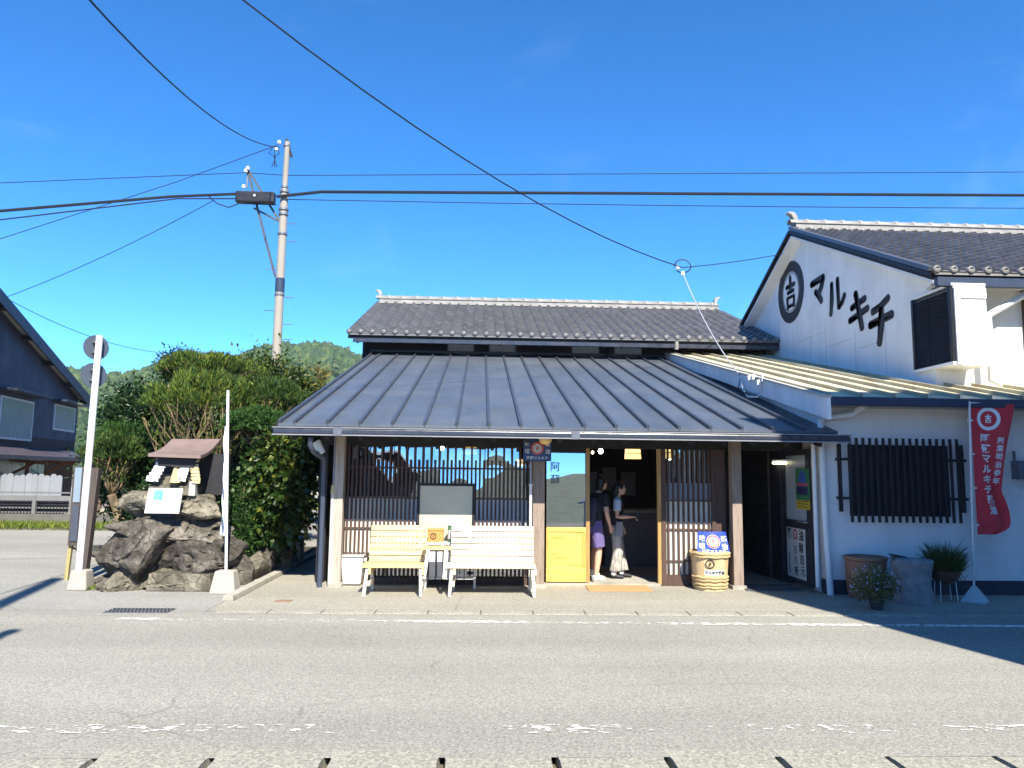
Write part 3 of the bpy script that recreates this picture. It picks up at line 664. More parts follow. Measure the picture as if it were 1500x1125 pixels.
# cream sheet lean-to roof, panels with ribs
YC0, YC1 = 10.05, 18.9; VX = 4.72
crf = MB().hexa([(VX + .03, YC0 + .05, cz(YC0 + .05) - .07), (13.9, YC0 + .05, cz(YC0 + .05) - .07), (13.9, YC1, cz(YC1) - .07), (VX + .03, YC1, cz(YC1) - .07), (VX + .03, YC0 + .05, cz(YC0 + .05) - .01), (13.9, YC0 + .05, cz(YC0 + .05) - .01), (13.9, YC1, cz(YC1) - .01), (VX + .03, YC1, cz(YC1) - .01)]).build('lower_roof', M_white, st)
ribs = [VX + .05 + .455 * i for i in range(21)]
for a_, b_ in zip(ribs, ribs[1:]):
    MB().add([(a_ + .02, YC0, cz(YC0)), (b_ - .02, YC0, cz(YC0)), (b_ - .02, YC1, cz(YC1)), (a_ + .02, YC1, cz(YC1))], [(0, 1, 2, 3)]).build('roof_panel', M_cream, crf)
for a_ in ribs: MB().bar((a_, YC0 - .01, cz(YC0) + .022), (a_, YC1, cz(YC1) + .022), .045, .055).build('roof_rib', M_creamrib, crf)
vb = MB(); vb.prism([(VX - .02, YC0 - .12, cz(YC0 - .12) - .30), (VX - .02, 10.9, cz(10.9) - .30), (VX - .02, YC1, cz(YC1) - .21), (VX - .02, YC1, cz(YC1) - .005), (VX - .02, YC0 - .12, cz(YC0 - .12) - .005)], (0, 0, 0), (.04, 0, 0)); vb.build('verge_board', M_panel, st)
MB().bar((VX - .01, YC0 - .12, cz(YC0 - .12) + .012), (VX - .01, YC1, cz(YC1) + .012), .09, .03).build('verge_trim', P('pale_trim', (.5, .48, .42), .5, .1), st)
cg = box(VX + .04, 14, YC0 - .13, YC0 - .006, 2.585, 2.705).build('eave_gutter', M_navy, st, bevel=.015)
box(VX + .05, 13.9, YC0 + .02, SW - .002, 2.60, 2.645).build('soffit', P('grey_soffit', (.45, .44, .42), .8, .1), st)
# upper storey: gable wall facing the shop, front wall, roof
YA, YN, YB = 16.6, 11.75, 21.6
ze = 4.82; zr_ = 7.24; slope = (zr_ - ze) / (YA - 11.3)
def gz(y): return zr_ - slope * abs(y - YA)
gw = MB().prism([(GX, YN, 3.0), (GX, YB, 3.0), (GX, YB, gz(YB) - .1), (GX, YA, zr_ - .1), (GX, YN, gz(YN) - .1)], (0, 0, 0), (.2, 0, 0)).build('gable_wall', M_panel, st)
for (ya, yb, z0_, z1_) in ((15.55, 15.556, 3.2, 4.95), (14.3, 14.306, 3.2, 4.5), (13.2, 13.206, 3.2, 4.4), (17.2, 17.206, 3.4, 5.0), (16.3, 16.306, 3.3, 4.7), (18.0, 18.006, 4.4, 5.6)): box(GX - .003, GX, ya, yb, z0_, z1_).build('panel_joint', P('joint_grey', (.34, .36, .38), .8, .1), gw)
for y0_, y1_, z_ in ((15.55, 16.9, 4.7), (14.4, 15.5, 4.35), (13.3, 14.2, 4.1)): box(GX - .003, GX, y0_, y1_, z_, z_ + .006).build('panel_joint', P('joint_grey', (.34, .36, .38), .8, .1), gw)
# plastered soffit under the wide verge
for y0_ in (11.32, YB + .3):
    MB().hexa([(VG + .02, y0_, gz(y0_) - .15), (VG + .02, YA, zr_ - .15), (GX + .02, YA, zr_ - .24), (GX + .02, y0_, gz(y0_) - .24), (VG + .02, y0_, gz(y0_) - .10), (VG + .02, YA, zr_ - .10), (GX + .02, YA, zr_ - .10), (GX + .02, y0_, gz(y0_) - .10)]).build('verge_soffit', M_panel, st)
r2 = tiled_roof(st, VG, 16.0, 11.3, ze, YA, zr_, M_tile2, YB + .5, M_ridge, P('eave_tile_grey', (.2, .195, .185), .5, .2))
for y0_, y1_ in ((11.3, YA), (YB + .3, YA)):
    MB().bar((VG - .01, y0_, gz(y0_) + .0), (VG - .01, y1_, zr_ + .0), .05, .06).build('verge_trim', M_black, r2)
n_v = 22
vt = MB().box(-.05, .06, -.13, .13, -.02, .05).mesh('verge_tile', M_tile2)
for i in range(n_v):
    y = 11.4 + i * .238; o = link('verge_tile', vt, r2, (VG - .02, y, gz(y) + .075)); o.rotation_euler = (math.atan(slope), 0, 0)
ridge_end(r2, VG + .06, YA, zr_ + .14, .8, M_ridge)
# front wall, corner trim and the louvred vent at the near end of the gable wall
box(GX + .2, 16, YN, YN + .15, 3.0, 4.80).build('front_wall', M_panel, st)
box(VG + .04, 16, 11.22, 11.31, 4.62, 4.76).build('eave_gutter', M_navy, st)
box(GX - .02, 16, 11.32, YN + .1, 4.70, 4.74).build('eave_soffit', P('grey_soffit', (.45, .44, .42), .8, .1), st)
BX = GX - .03; BY0, BY1 = 11.2, 12.28; bz0, bz1 = 3.42, 4.58
bay = MB().box(BX + .03, BX + .55, BY0, BY0 + .04, bz0, bz1 + .04).box(BX + .03, BX + .55, BY0, YN - .002, bz0 - .06, bz0 - .002).box(BX + .0, BX + .55, BY0 - .01, BY1, bz1 + .041, bz1 + .08).box(BX + .50, BX + .55, BY0 + .041, YN - .002, bz0, bz1 + .04).build('shutter_bay', M_panel, st)
box(BX + .03, BX + .12, BY0 - .03, BY0 - .001, bz0 - .05, bz1 - .002).build('bay_trim', M_panel, bay); box(BX + .121, BX + .55, BY0 - .02, BY0 - .001, bz1 - .16, bz1 - .002).build('bay_trim', M_panel, bay)
lv = MB().box(BX - .02, BX + .02, BY0, BY0 + .07, bz0, bz1 + .04).box(BX - .02, BX + .02, BY1 - .06, BY1, bz0, bz1 + .04).box(BX + .021, BX + .029, BY0, BY1, bz0, bz1 + .04).build('louvre', P('louvre_black', (.012, .014, .02), .4, .2), st)
lm = MB().hexa([(-.018, 0, -.022), (-.010, 0, -.026), (-.010, 1, -.026), (-.018, 1, -.022), (.012, 0, .022), (.020, 0, .018), (.020, 1, .018), (.012, 1, .022)]).mesh('louvre_slat', P('louvre_slat_black', (.02, .024, .034), .35, .2))
for i in range(25):
    o = link('louvre_slat', lm, lv, (BX + .0, BY0 + .072, bz0 + .03 + i * (bz1 - bz0) / 25)); o.scale = (1, BY1 - BY0 - .135, 1)
box(BX - .03, BX + .029, BY0, BY1, bz0 - .05, bz0 - .002).build('louvre_sill', M_panel, st)
# white downpipe from the high eave
a0 = at(1500, 432, Y=11.45); a1 = at(1447, 462, Y=11.5); a2 = at(1458, 545, Y=11.5)
tube([a0 + (a0 - a1) * .6, a0, a1 + Vector((.04, 0, .02)), a1, a1 + Vector((0, 0, -.06)), (a1.x, 11.5, cz(11.5) + .12), (a1.x + .10, 11.4, cz(11.4) + .07)], .055, 12).build('downpipe', M_wpipe, st, auto=60)
box(8.86, 8.98, YN - .06, YN - .002, 3.1, 4.69).build('window_frame', P('dark_brown_frame', (.07, .05, .04), .6, .2), st)
# painted emblem and the four brush characters on the gable
def gp(px, py): return at(px, py, X=GX - .006)
ec = gp(1158, 428)
em_r = .74
put('emblem_ring', ring_mesh('emblem_ring', em_r * .66, em_r, M_ink), st, ec, SIDE)
put('emblem_ring', ring_mesh('emblem_ring', em_r * .60, em_r * .625, M_ink), st, ec, SIDE)
put('emblem_character', strokes('emblem_character', [(.19, (-.42, .26), (.42, .26)), (.24, (0, .62), (0, .02)), (.17, (-.30, .02), (.32, .02)), (.2, (-.34, -.22), (-.30, -.62)), (.13, (-.34, -.20), (.34, -.20)), (.2, (.34, -.22), (.28, -.60)), (.15, (-.3, -.56), (.3, -.56))], 1, M_ink), st, ec + Vector((-.001, 0, 0)), SIDE, (em_r * .78, em_r * .8, 1))
KANA = {'ma': [(.26, (-.46, .26), (.40, .30)), (.26, (.40, .30), (.26, .02), (.02, -.22)), (.24, (-.18, -.06), (.08, -.28), (.22, -.50))],
        'ru': [(.2, (-.30, .46), (-.30, -.05), (-.42, -.52)), (.2, (.06, .52), (.08, -.40)), (.2, (.08, -.40), (.30, -.28), (.44, -.08))],
        'ki': [(.2, (-.34, .16), (.36, .28)), (.2, (-.46, -.18), (.48, -.02)), (.22, (-.10, .54), (.02, .06), (.16, -.52))],
        'chi': [(.2, (.36, .50), (.02, .36), (-.34, .30)), (.22, (-.48, -.02), (.48, .06)), (.22, (.04, .32), (.04, -.10), (-.10, -.56))]}
for k, px, py, sz in (('ma', 1198, 423, .63), ('ru', 1226, 433, .66), ('ki', 1257, 456, .70), ('chi', 1290, 470, .74)):
    put('lettering', strokes('lettering', KANA[k], 1, M_ink), st, gp(px, py), SIDE, (sz * 1.1, sz, 1))
# iron grille window on the street wall
gx0, gx1 = at(1250, 700, Y=SW - .2).x, at(1404, 700, Y=SW - .2).x; gz0, gz1 = 1.0, 2.17
gw_ = thing('window_grille', 'wide black iron window grille on the white street wall', 'grille', ((gx0 + gx1) / 2, SW, gz0))
box(gx0 + .03, gx1 - .02, SW - .02, SW - .002, gz0 + .08, gz1 - .09).build('opening_sheet', P('dark_opening', (.012, .014, .024), .5, .2), gw_)  # dark sheet standing in for the unlit window opening behind the bars
bmz = MB().box(-.019, .019, -.008, .008, 0, gz1 - gz0).mesh('bar', M_black)
nb_ = 17
for i in range(nb_): link('bar', bmz, gw_, (gx0 - .02 + i * (gx1 - gx0 + .04) / (nb_ - 1), SW - .17, gz0))
bms = MB().box(-.011, .011, -.012, .012, 0, gz1 - gz0 - .22).mesh('bar', M_black)
for x in (gx0 - .13, gx1 + .13):
    for yy in (SW - .05, SW - .11): link('bar', bms, gw_, (x, yy, gz0 + .14))
for z in (gz0 + .33, gz1 - .30): box(gx0 - .16, gx1 + .16, SW - .16, SW - .135, z - .018, z + .018).build('cross_rail', M_black, gw_)
for x in (gx0 - .145, gx1 + .145):
    for z in (gz0 + .33, gz1 - .30): box(x - .012, x + .012, SW - .135, SW, z - .018, z + .018).build('bracket', M_black, gw_)
# white rain pipes at the corner
q0 = at(1256, 590, Y=10.3); q1 = at(1254, 604, Y=10.3); q2 = at(1206, 613, Y=10.45)
tube([(q0.x, 10.1, 2.6), (q1.x, 10.25, q1.z + .03), q1, q1 + Vector((-.05, .02, -.03)), q2 + Vector((.05, 0, .01)), q2], .045, 12).build('rain_pipe', M_wpipe, st, auto=60)
xp = at(1207, 760, Y=10.42).x
tube([q2, (xp, 10.43, q2.z - .05), (xp + .02, 10.43, 1.0), (xp + .06, 10.43, .0)], .045, 12).build('rain_pipe', M_wpipe, st, auto=60)
tube([(xp - .10, 10.46, 2.1), (xp - .10, 10.46, .1)], .03, 10).build('rain_pipe', M_wpipe, st)
mb_ = thing('wall_unit', 'small dark electric unit fixed on the white wall behind the red banner', 'meter box', (at(1490, 680, Y=SW).x, SW, 1.5)); q = wl(mb_)
box(q.x - .10, q.x + .22, SW - .17, SW, 1.62, 1.88).build('casing', P('blue_grey_case', (.09, .11, .15), .5, .1), mb_, bevel=.01)
tube([(q.x - .08, SW - .06, 1.62), (q.x - .04, SW - .08, 1.54), (q.x + .05, SW - .08, 1.50), (q.x + .25, SW - .05, 1.55)], .012, 6).build('cable', M_wpipe, mb_)
box(q.x - .06, q.x - .05, SW - .05, SW, 1.88, 2.02).build('bracket', M_steel, mb_)

# ---------------------------------------------------------------- dark house on the left
hs_ = thing('dark_sided_house', 'two storey house with navy siding and wide overhanging gable roof', 'house', (-16, 28, 0))
hd = Vector((-.197, .98, 0)).normalized(); hn = Vector((hd.y, -hd.x, 0))    # along wall (away), outward normal
H0 = Vector((-16.55, 32.0, 0)) - hd * 9.6                                   # near end of the wall
def hp(s, z, out=0.0): return H0 + hd * s + hn * out + Vector((0, 0, z))
LEN = 8.9
M_sid = P('navy_siding', (.035, .042, .075), .6, .18, 1.0, .6, 16, stretch=(2, 2, .05))
M_sid2 = P('brown_boards', (.055, .035, .032), .8, .25, 2, .4, 10, stretch=(.4, .4, 8))
def slabw(s0, s1, z0, z1, o0, o1): return [hp(s0, z0, o0), hp(s1, z0, o0), hp(s1, z0, o1), hp(s0, z0, o1), hp(s0, z1, o0), hp(s1, z1, o0), hp(s1, z1, o1), hp(s0, z1, o1)]
# gable profile: the ridge lies before the near end of what is seen
OV = .3; APX = -5.0; APZ = 7.85; ks = .248
def hz(s): return APZ - ks * abs(s - APX)
b = MB(); b.prism([hp(-8, 2.6), hp(LEN, 2.6), hp(LEN, hz(LEN) - .05), hp(APX, APZ - .05), hp(-8, hz(-8) - .05)], (0, 0, 0), -hn * .2); b.build('upper_wall', M_sid, hs_)
b = MB(); b.hexa(slabw(-8, LEN, 0, 2.6, -.2, -.02)); b.build('lower_wall', M_sid2, hs_)
b = MB(); b.hexa(slabw(LEN - .2, LEN, 0, 4.3, -9, -.2)); b.build('rear_wall', M_sid, hs_)
b = MB(); b.hexa(slabw(-8, -7.8, 0, 6.9, -9, -.2)); b.build('side_wall', M_sid, hs_)
for a_, c_ in ((APX, LEN + .4), (-14, APX)):
    b = MB(); p = [hp(a_, hz(a_), OV), hp(c_, hz(c_), OV), hp(c_, hz(c_), -9), hp(a_, hz(a_), -9)]
    b.hexa(p + [v + Vector((0, 0, .16)) for v in p]); b.build('roof_slope', P('house_roof', (.06, .065, .08), .5, .2), hs_)
    b = MB(); p = [hp(a_, hz(a_) - .20, OV), hp(c_, hz(c_) - .20, OV), hp(c_, hz(c_) - .20, OV + .05), hp(a_, hz(a_) - .20, OV + .05)]
    b.hexa(p + [v + Vector((0, 0, .38)) for v in p]); b.build('barge_board', P('navy_barge', (.03, .038, .06), .5, .2), hs_)
    b = MB(); p = [hp(a_, hz(a_) - .03, OV - .01), hp(c_, hz(c_) - .03, OV - .01), hp(c_, hz(c_) - .03, .01), hp(a_, hz(a_) - .03, .01)]
    b.hexa(p + [v + Vector((0, 0, .025)) for v in p]); b.build('soffit', P('pale_soffit', (.36, .35, .33), .8, .1), hs_)
for s in (.4, 2.6, 4.8, 7.0, 9.0): MB().bar(hp(s, hz(s) - .14, .01), hp(s, hz(s) - .14, OV), .12, .16).build('purlin', M_dark, hs_)
def hwin(s0, s1, z0, z1, n, cc=(.16, .26, .27)):
    f = MB().hexa(slabw(s0 - .07, s1 + .07, z0 - .07, z1 + .07, .0, .05)).build('window', P('white_sash', (.6, .62, .62), .4, .05), hs_)
    for i in range(n):
        a_ = s0 + (s1 - s0) * i / n + .03; c_ = s0 + (s1 - s0) * (i + 1) / n - .03
        MB().hexa(slabw(a_, c_, z0, z1, .045, .06)).build('pane', P('curtained_glass', cc, .15, .15, 2, 0, spec=.6), f)
def hs_at(px, py):   # place along the wall for a measured point
    d = CR @ Vector(((px - 750) / FPX, (562.5 - py) / FPX, -1)); t = (H0 - CAM).dot(hn) / d.dot(hn); p = CAM + d * t; return (p - H0).dot(hd), p.z
s_a, z_a = hs_at(47, 592); s_b, z_b = hs_at(47, 644); hwin(s_a - 2.6, s_a, z_b, z_a, 2)
b = MB(); b.hexa(slabw(s_a - 2.9, s_a + .35, z_a + .22, z_a + .30, 0, .55)); b.build('window_hood', P('navy_barge', (.03, .038, .06), .5, .2), hs_)
s_c, z_c = hs_at(80, 594); s_d, z_d = hs_at(106, 631); hwin(s_c, s_d, z_d, z_c, 2, (.2, .24, .3))
b = MB(); b.hexa(slabw(s_c - .3, s_d + .4, z_c + .15, z_c + .22, 0, .5)); b.build('window_hood', P('navy_barge', (.03, .038, .06), .5, .2), hs_)
# porch roof and its brackets, lower windows
s_e, z_e = hs_at(0, 658); 
b = MB(); p = [hp(-8, z_e, 0), hp(LEN + .6, z_e, 0), hp(LEN + .6, z_e - .32, 1.3), hp(-8, z_e - .32, 1.3)]; b.hexa(p + [v + Vector((0, 0, .12)) for v in p]); b.build('porch_roof', P('porch_sheet', (.07, .055, .06), .5, .2), hs_)
M_rust = wood('red_brown_timber', (.30, .12, .06), (.2, .08, .05), 'x', 3, .7, False)
for s in (2.2, 5.2, 8.4):
    MB().bar(hp(s, z_e - .32, .1), hp(s, z_e - .42, 1.2), .1, .1).bar(hp(s, z_e - .85, .05), hp(s, z_e - .42, .8), .08, .08).build('bracket', M_rust, hs_)
hwin(1.6, 3.6, 1.0, 1.9, 2, (.05, .07, .09)); hwin(4.2, 5.4, 1.0, 1.9, 2, (.05, .07, .09))
# outhouse behind, between house and trees
ho = thing('grey_outhouse', 'small grey annex building behind the mesh fence by the evergreens', 'shed', (-14.6, 33, 0))
box(-16.4, -12.6, 33.2, 36, 0, 2.6).build('wall', P('annex_wall', (.16, .14, .14), .8, .2), ho)
MB().hexa([(-16.7, 32.7, 2.55), (-12.3, 32.7, 2.55), (-12.3, 36.5, 3.2), (-16.7, 36.5, 3.2), (-16.7, 32.7, 2.68), (-12.3, 32.7, 2.68), (-12.3, 36.5, 3.33), (-16.7, 36.5, 3.33)]).build('roof', P('house_roof', (.06, .065, .08), .5, .2), ho)
f = box(-15.4, -14.2, 33.15, 33.25, .9, 2.0).build('window', P('white_sash', (.6, .62, .62), .4, .05), ho); box(-15.33, -14.27, 33.13, 33.16, .97, 1.93).build('pane', P('curtained_glass', (.16, .26, .27), .15, .15, 2, 0, spec=.6), f)

# fences
FY = 20.8
fx0, fx1 = -20.0, at(106, 760, Y=FY).x
ww = tag(MB().box(fx0, fx1 + 2.2, FY - .08, FY + .08, 0, .36).build('block_wall', P('shade_toned_block', (.12, .115, .105), .9, .2, 3, .3, 40)), 'low grey concrete block wall carrying the mesh fence', 'wall')  # the shade lying on this wall is put into the block colour
fe = thing('mesh_fence', 'dark wire mesh fence with shade-toned posts and top rail on low wall', 'fence', (fx0, FY, .36))
M_fp = P('shade_toned_post_metal', (.17, .175, .18), .5, .1)  # post and rail metal darkened to stand for shade from something unseen
ftop = at(50, 726, Y=FY).z; fbot = .38
for px in (-160, -54, 50, 104):
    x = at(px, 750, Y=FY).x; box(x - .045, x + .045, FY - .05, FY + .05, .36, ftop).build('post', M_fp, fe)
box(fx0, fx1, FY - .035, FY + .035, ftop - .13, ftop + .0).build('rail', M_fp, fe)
b = MB()
x = fx0
while x < fx1: b.box(x - .008, x + .008, FY - .012, FY + .004, fbot, ftop - .13); x += .085
tag(b.build('wire', M_black, fe), kind='stuff')
for z in (.52, .72, .92, .40): box(fx0, fx1, FY + .004, FY + .02, z - .02, z + .02).build('rail', P('grey_wire', (.16, .16, .16), .5, .1), fe)
box(fx0, fx1, FY + .3, FY + .36, .36, ftop - .1).build('lattice_screen', P('dark_screen', (.028, .032, .05), .7, .3, 3), fe)
pk = thing('picket_fence', 'row of round-topped weathered white pickets, toned dark for shade, above the mesh fence', 'fence', (at(40, 750, Y=21.3).x, 21.3, .3))
zt = at(40, 694, Y=21.3).z; zb = at(40, 730, Y=21.3).z - .5
pm = MB(); n = 7; wv_ = .085
prof = [(-wv_, zb - .3), (wv_, zb - .3), (wv_, zt - .1)] + [(wv_ * math.cos(math.pi * k / n), zt - .1 + .1 * math.sin(math.pi * k / n)) for k in range(1, n)] + [(-wv_, zt - .1)]
pm.prism([(x, 0, z) for x, z in prof], (0, 0, 0), (0, .03, 0)); pmesh = pm.mesh('picket', P('weathered_shade_toned_white', (.24, .26, .29), .8, .15, 3, .2, 30, stretch=(1, 1, .3), dirt=(.15, .14, .13)))  # stained pickets whose base colour is also darkened to carry the shade
for i, px in enumerate(range(-95, 86, 9)):
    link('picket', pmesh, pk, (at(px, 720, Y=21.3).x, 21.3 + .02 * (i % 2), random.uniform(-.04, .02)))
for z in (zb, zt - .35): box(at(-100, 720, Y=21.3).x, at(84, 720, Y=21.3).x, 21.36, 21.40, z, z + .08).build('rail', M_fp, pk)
# gate and second fence stretch right of the sign
gf = thing('grey_gate', 'grey slatted garden gate with leaning timber poles by the evergreens', 'gate', (at(160, 760, Y=24).x, 24, 0))
g0, g1 = at(128, 750, Y=24).x, at(215, 750, Y=24).x
for k in range(6): box(g0, g1, 24, 24.03, .35 + k * .16, .35 + k * .16 + .13).build('slat', P('gate_grey', (.19, .18, .18), .6, .15), gf)
for px in (131, 143, 158): x = at(px, 750, Y=23.9).x; MB().bar((x, 23.95, 0), (x + .12, 23.95, 1.9), .07, .07).build('pole', wood('old_pole', (.16, .1, .08), (.1, .07, .05), 'z', 4, .8, False), gf)
box(g0, g1, 23.95, 24.1, 0, .34).build('kerb_wall', M_conc, gf)

# ---------------------------------------------------------------- across the street (behind the viewer): shades the store, mirrored in the panes
tb = thing('concrete_block', 'tall plain beige building across the street opposite the storehouse', 'building', (10, -1, 0))
FX_, HB = 5.55, 9.85
def skew(x0, x1, y0, y1, z0, z1):   # plan of the unseen building slanted along the sun to shape its shadow edge
    k = .235; return [(x0 - k * (y0 - 3.55), y0, z0), (x1 - k * (y0 - 3.55), y0, z0), (x1, y1, z0), (x0, y1, z0), (x0 - k * (y0 - 3.55), y0, z1), (x1 - k * (y0 - 3.55), y0, z1), (x1, y1, z1), (x0, y1, z1)]
MB().hexa(skew(FX_, 16, -7, 3.55, 0, HB)).build('wall', P('beige_render', (.45, .42, .36), .85, .1), tb)
MB().hexa(skew(FX_ - .02, 16.2, -7.2, 3.60, HB + .002, HB + .1)).build('roof_slab', M_conc, tb)
for k in range(3):
    for j in range(4):
        f = box(6.3 + j * 2.4, 7.8 + j * 2.4, 3.5, 3.58, 1.0 + k * 2.8, 2.3 + k * 2.8).build('window', P('grey_sash', (.2, .22, .26), .5, .1), tb)
        box(6.38 + j * 2.4, 7.72 + j * 2.4, 3.57, 3.6, 1.08 + k * 2.8, 2.22 + k * 2.8).build('pane', P('dark_pane', (.05, .06, .08), .1, .1), f)
def back_house(x0, x1, y0, y1, h, rise, label, wc, rc):
    t_ = thing('opposite_house', label, 'house', ((x0 + x1) / 2, (y0 + y1) / 2, 0)); xm = (x0 + x1) / 2
    MB().prism([(x0, y1, 0), (x1, y1, 0), (x1, y1, h), (xm, y1, h + rise), (x0, y1, h)], (0, 0, 0), (0, y0 - y1, 0)).build('wall', wc, t_)
    for s in (-1, 1):
        e = xm + s * ((x1 - x0) / 2 + .5); zz = h - rise * .5 / ((x1 - x0) / 2)
        p = [(xm, y0 - .5, h + rise + .02), (e, y0 - .5, zz + .02), (e, y1 + .5, zz + .02), (xm, y1 + .5, h + rise + .02)]
        MB().hexa(p + [(a, b_, c + .14) for a, b_, c in p]).build('roof', rc, t_)
    for k in (.25, .75):
        x = x0 + (x1 - x0) * k
        f = box(x - .8, x + .8, y1 - .04, y1 + .04, .9, 2.1).build('window', P('grey_sash', (.2, .22, .26), .5, .1), t_); box(x - .72, x + .72, y1 + .03, y1 + .06, .98, 2.02).build('pane', P('dark_pane', (.05, .06, .08), .1, .1), f)
back_house(-9.5, -4.5, -26, -18, 2.9, 1.9, 'low brown gabled house set back across the street', M_sid2, P('house_roof', (.06, .065, .08), .5, .2))
back_house(9.2, 15, -44, -34, 2.6, 1.8, 'grey gabled house far back across the street', P('beige_render', (.45, .42, .36), .85, .1), P('house_roof', (.06, .065, .08), .5, .2))

# ---------------------------------------------------------------- utility pole, poles across the road, cables
up = thing('utility_pole', 'tall concrete utility pole with black cable box, stay brace and step bolts', 'utility pole', (-5.98, 22, 0))
PXp, PYp = -5.98, 22.0
tube([(PXp, PYp, 0), (PXp, PYp, 9.95)], [.155, .11], 20).build('shaft', M_pole, up, auto=60)
tube([(PXp, PYp, 9.9), (PXp + .02, PYp, 11.45)], [.085, .08], 14).build('shaft_extension', M_pole, up, auto=60)
for z in (9.85, 10.0, 9.3, 9.15, 8.55, 6.7, 11.3): tube([(PXp, PYp, z), (PXp, PYp, z + .06)], .145 if z < 9.9 else .105, 16).build('band', M_steel, up)
zb0 = at(408, 428, Y=22).z; zb1 = at(408, 408, Y=22).z
tube([(PXp, PYp, zb0), (PXp, PYp, zb1)], .137, 18).build('marker_band', M_navy, up)
bxm = MB(); c1 = at(346, 289, Y=21.8); c2 = at(403, 289, Y=21.8)
bxm.box(c1.x, c2.x, 21.68, 21.92, c1.z - .17, c1.z + .17); bo = bxm.build('cable_box', P('black_plastic', (.015, .016, .02), .4, .2), up, bevel=.04)
box((c1.x + c2.x) / 2 - .03, (c1.x + c2.x) / 2 + .03, 21.665, 21.682, c1.z, c1.z + .06).build('box_label', M_wh, bo)
e1 = at(363, 250, Y=22); e2 = at(403, 405, Y=22)
MB().bar(e1, e2, .06, .06).build('brace', P('dark_brace', (.07, .075, .085), .5, .15), up)
MB().bar(e1 + Vector((.04, 0, -.02)), at(410, 325, Y=22), .06, .06).build('brace', P('dark_brace', (.07, .075, .085), .5, .15), up); MB().bar(at(372, 305, Y=22), at(410, 325, Y=22), .05, .05).build('brace', P('dark_brace', (.07, .075, .085), .5, .15), up)
for px, py in ((360, 250), (357, 273), (363, 246), (409, 208), (405, 218)):
    p = at(px, py, Y=21.9); lathe([(.0, -.05), (.05, -.05), (.055, 0), (.03, .05), (.0, .06)], 10, p, cap=False).build('insulator', M_wh, up)
MB().bar(e1, at(362, 275, Y=22), .04, .04).build('bracket', M_steel, up)
MB().bar(at(420, 204, Y=22), at(427, 230, Y=22), .07, .07).build('pole_top_rod', M_black, up)
for i, z in enumerate((5.0, 5.4, 5.85, 6.25, 6.65, 7.5, 8.35, 8.9)):
    s = (-1, 1, 1, -1, 1, -1, 1, 1)[i]; tube([(PXp, PYp, z), (PXp + s * .42, PYp - .02, z)], .012, 6).build('step_bolt', M_steel, up)
for k in range(3):
    a = at(400 + k * 3, 215, Y=21.9); b_ = at(398 + k * 4, 245, Y=21.9)
    tube([a, a + Vector((-.12 + .1 * k, 0, -.2)), (a + b_) / 2 + Vector((.1 - .1 * k, 0, 0)), b_], .012, 6).build('jumper_cable', M_black, up)
M_cab = P('cable_black', (.012, .013, .017), .5, .1, 4, 0)
def cable(label, pts, r, sag=0, n=18, name='overhead_cable', m=M_cab):
    P0 = [Vector(p) for p in pts]; out = []
    for a, b_ in zip(P0, P0[1:]):
        for i in range(n + 1):
            if out and i == 0: continue
            t = i / n; out.append(a.lerp(b_, t) + Vector((0, 0, -4 * sag * t * (1 - t))))
    o = tube(out, r, 6).build(name, m); return tag(o, label, 'cable', 'overhead cables')
R_ = lambda x, y: at(x, y, Y=22)
def ext(a, b_, k): return a + (b_ - a) * k
cable('thick black cable bundle running from the pole box over the shop roof', [at(405, 288, Y=21.8), R_(470, 281), R_(1500, 286), ext(R_(470, 281), R_(1500, 286), 2.2)], .045, .0)
cable('thinnest high cable passing the pole above the black box', [ext(R_(1500, 252), R_(0, 268), 2.0), R_(0, 268), R_(360, 253), R_(420, 257), R_(1500, 252), ext(R_(420, 257), R_(1500, 252), 2.2)], .011, .0)
cable('thin cable leaving the pole just below the thick bundle', [R_(420, 292), R_(1500, 305), ext(R_(420, 292), R_(1500, 305), 2.2)], .012, .05)
cable('thick twisted cable reaching the left end of the black box', [ext(R_(346, 284), at(0, 309, Y=20), 2), at(0, 309, Y=20), at(250, 288, Y=21.4), at(346, 284, Y=21.8)], .04, .0)
cable('second cable entering the black box from the street side', [ext(at(346, 291, Y=21.8), at(0, 322, Y=20), 2), at(0, 322, Y=20), at(260, 291, Y=21.4), at(346, 291, Y=21.8)], .018, .0)
cable('slack cable looping under the black box', [at(305, 287, Y=21.7), at(318, 298, Y=21.7), at(335, 304, Y=21.7), at(350, 298, Y=21.75), at(405, 300, Y=21.9)], .016, .0, 4)
cable('cable slanting from the pole top past the brace toward the dark house', [ext(R_(408, 212), R_(0, 350), 1.8), R_(0, 350), R_(260, 266), R_(408, 212)], .011, .0)
cable('cable dropping from the black box toward the dark house roof', [R_(312, 294), at(10, 435, Y=24)], .011, .15)
cable('drooping service cable between the dark house and the pole', [at(15, 440, Y=25), at(230, 516, Y=34)], .012, .3)
cable('heavy cable sweeping overhead from the street to the pole top', [(-4.4, 2.0, 7.0), R_(410, 216)], .014, 1.1)
kn = at(1000, 392, Y=15.0)
cable('service cable sweeping overhead from the street to the insulator loop', [(-7.4, 4.0, 9.6), kn], .011, 1.1)
cable('thin tie wire from the insulator loop to the white gable', [kn, at(1146, 372, X=7.12)], .009, .03)
dropend = at(1084, 550, X=4.68)
cable('pale service wire dropping from the insulator loop to the roof bracket', [kn + Vector((0, 0, -.12)), dropend], .011, .18, m=P('cable_grey', (.35, .37, .4), .5, .1))
il = thing('insulator_loop', 'small looped wire with white insulators hanging on the service cable', 'insulator', kn)
tube([kn + Vector((.17 * math.cos(a), 0, .03 + .14 * math.sin(a))) for a in np.linspace(-2.4, 3.3, 18)], .013, 6).build('loop', M_cab, il)
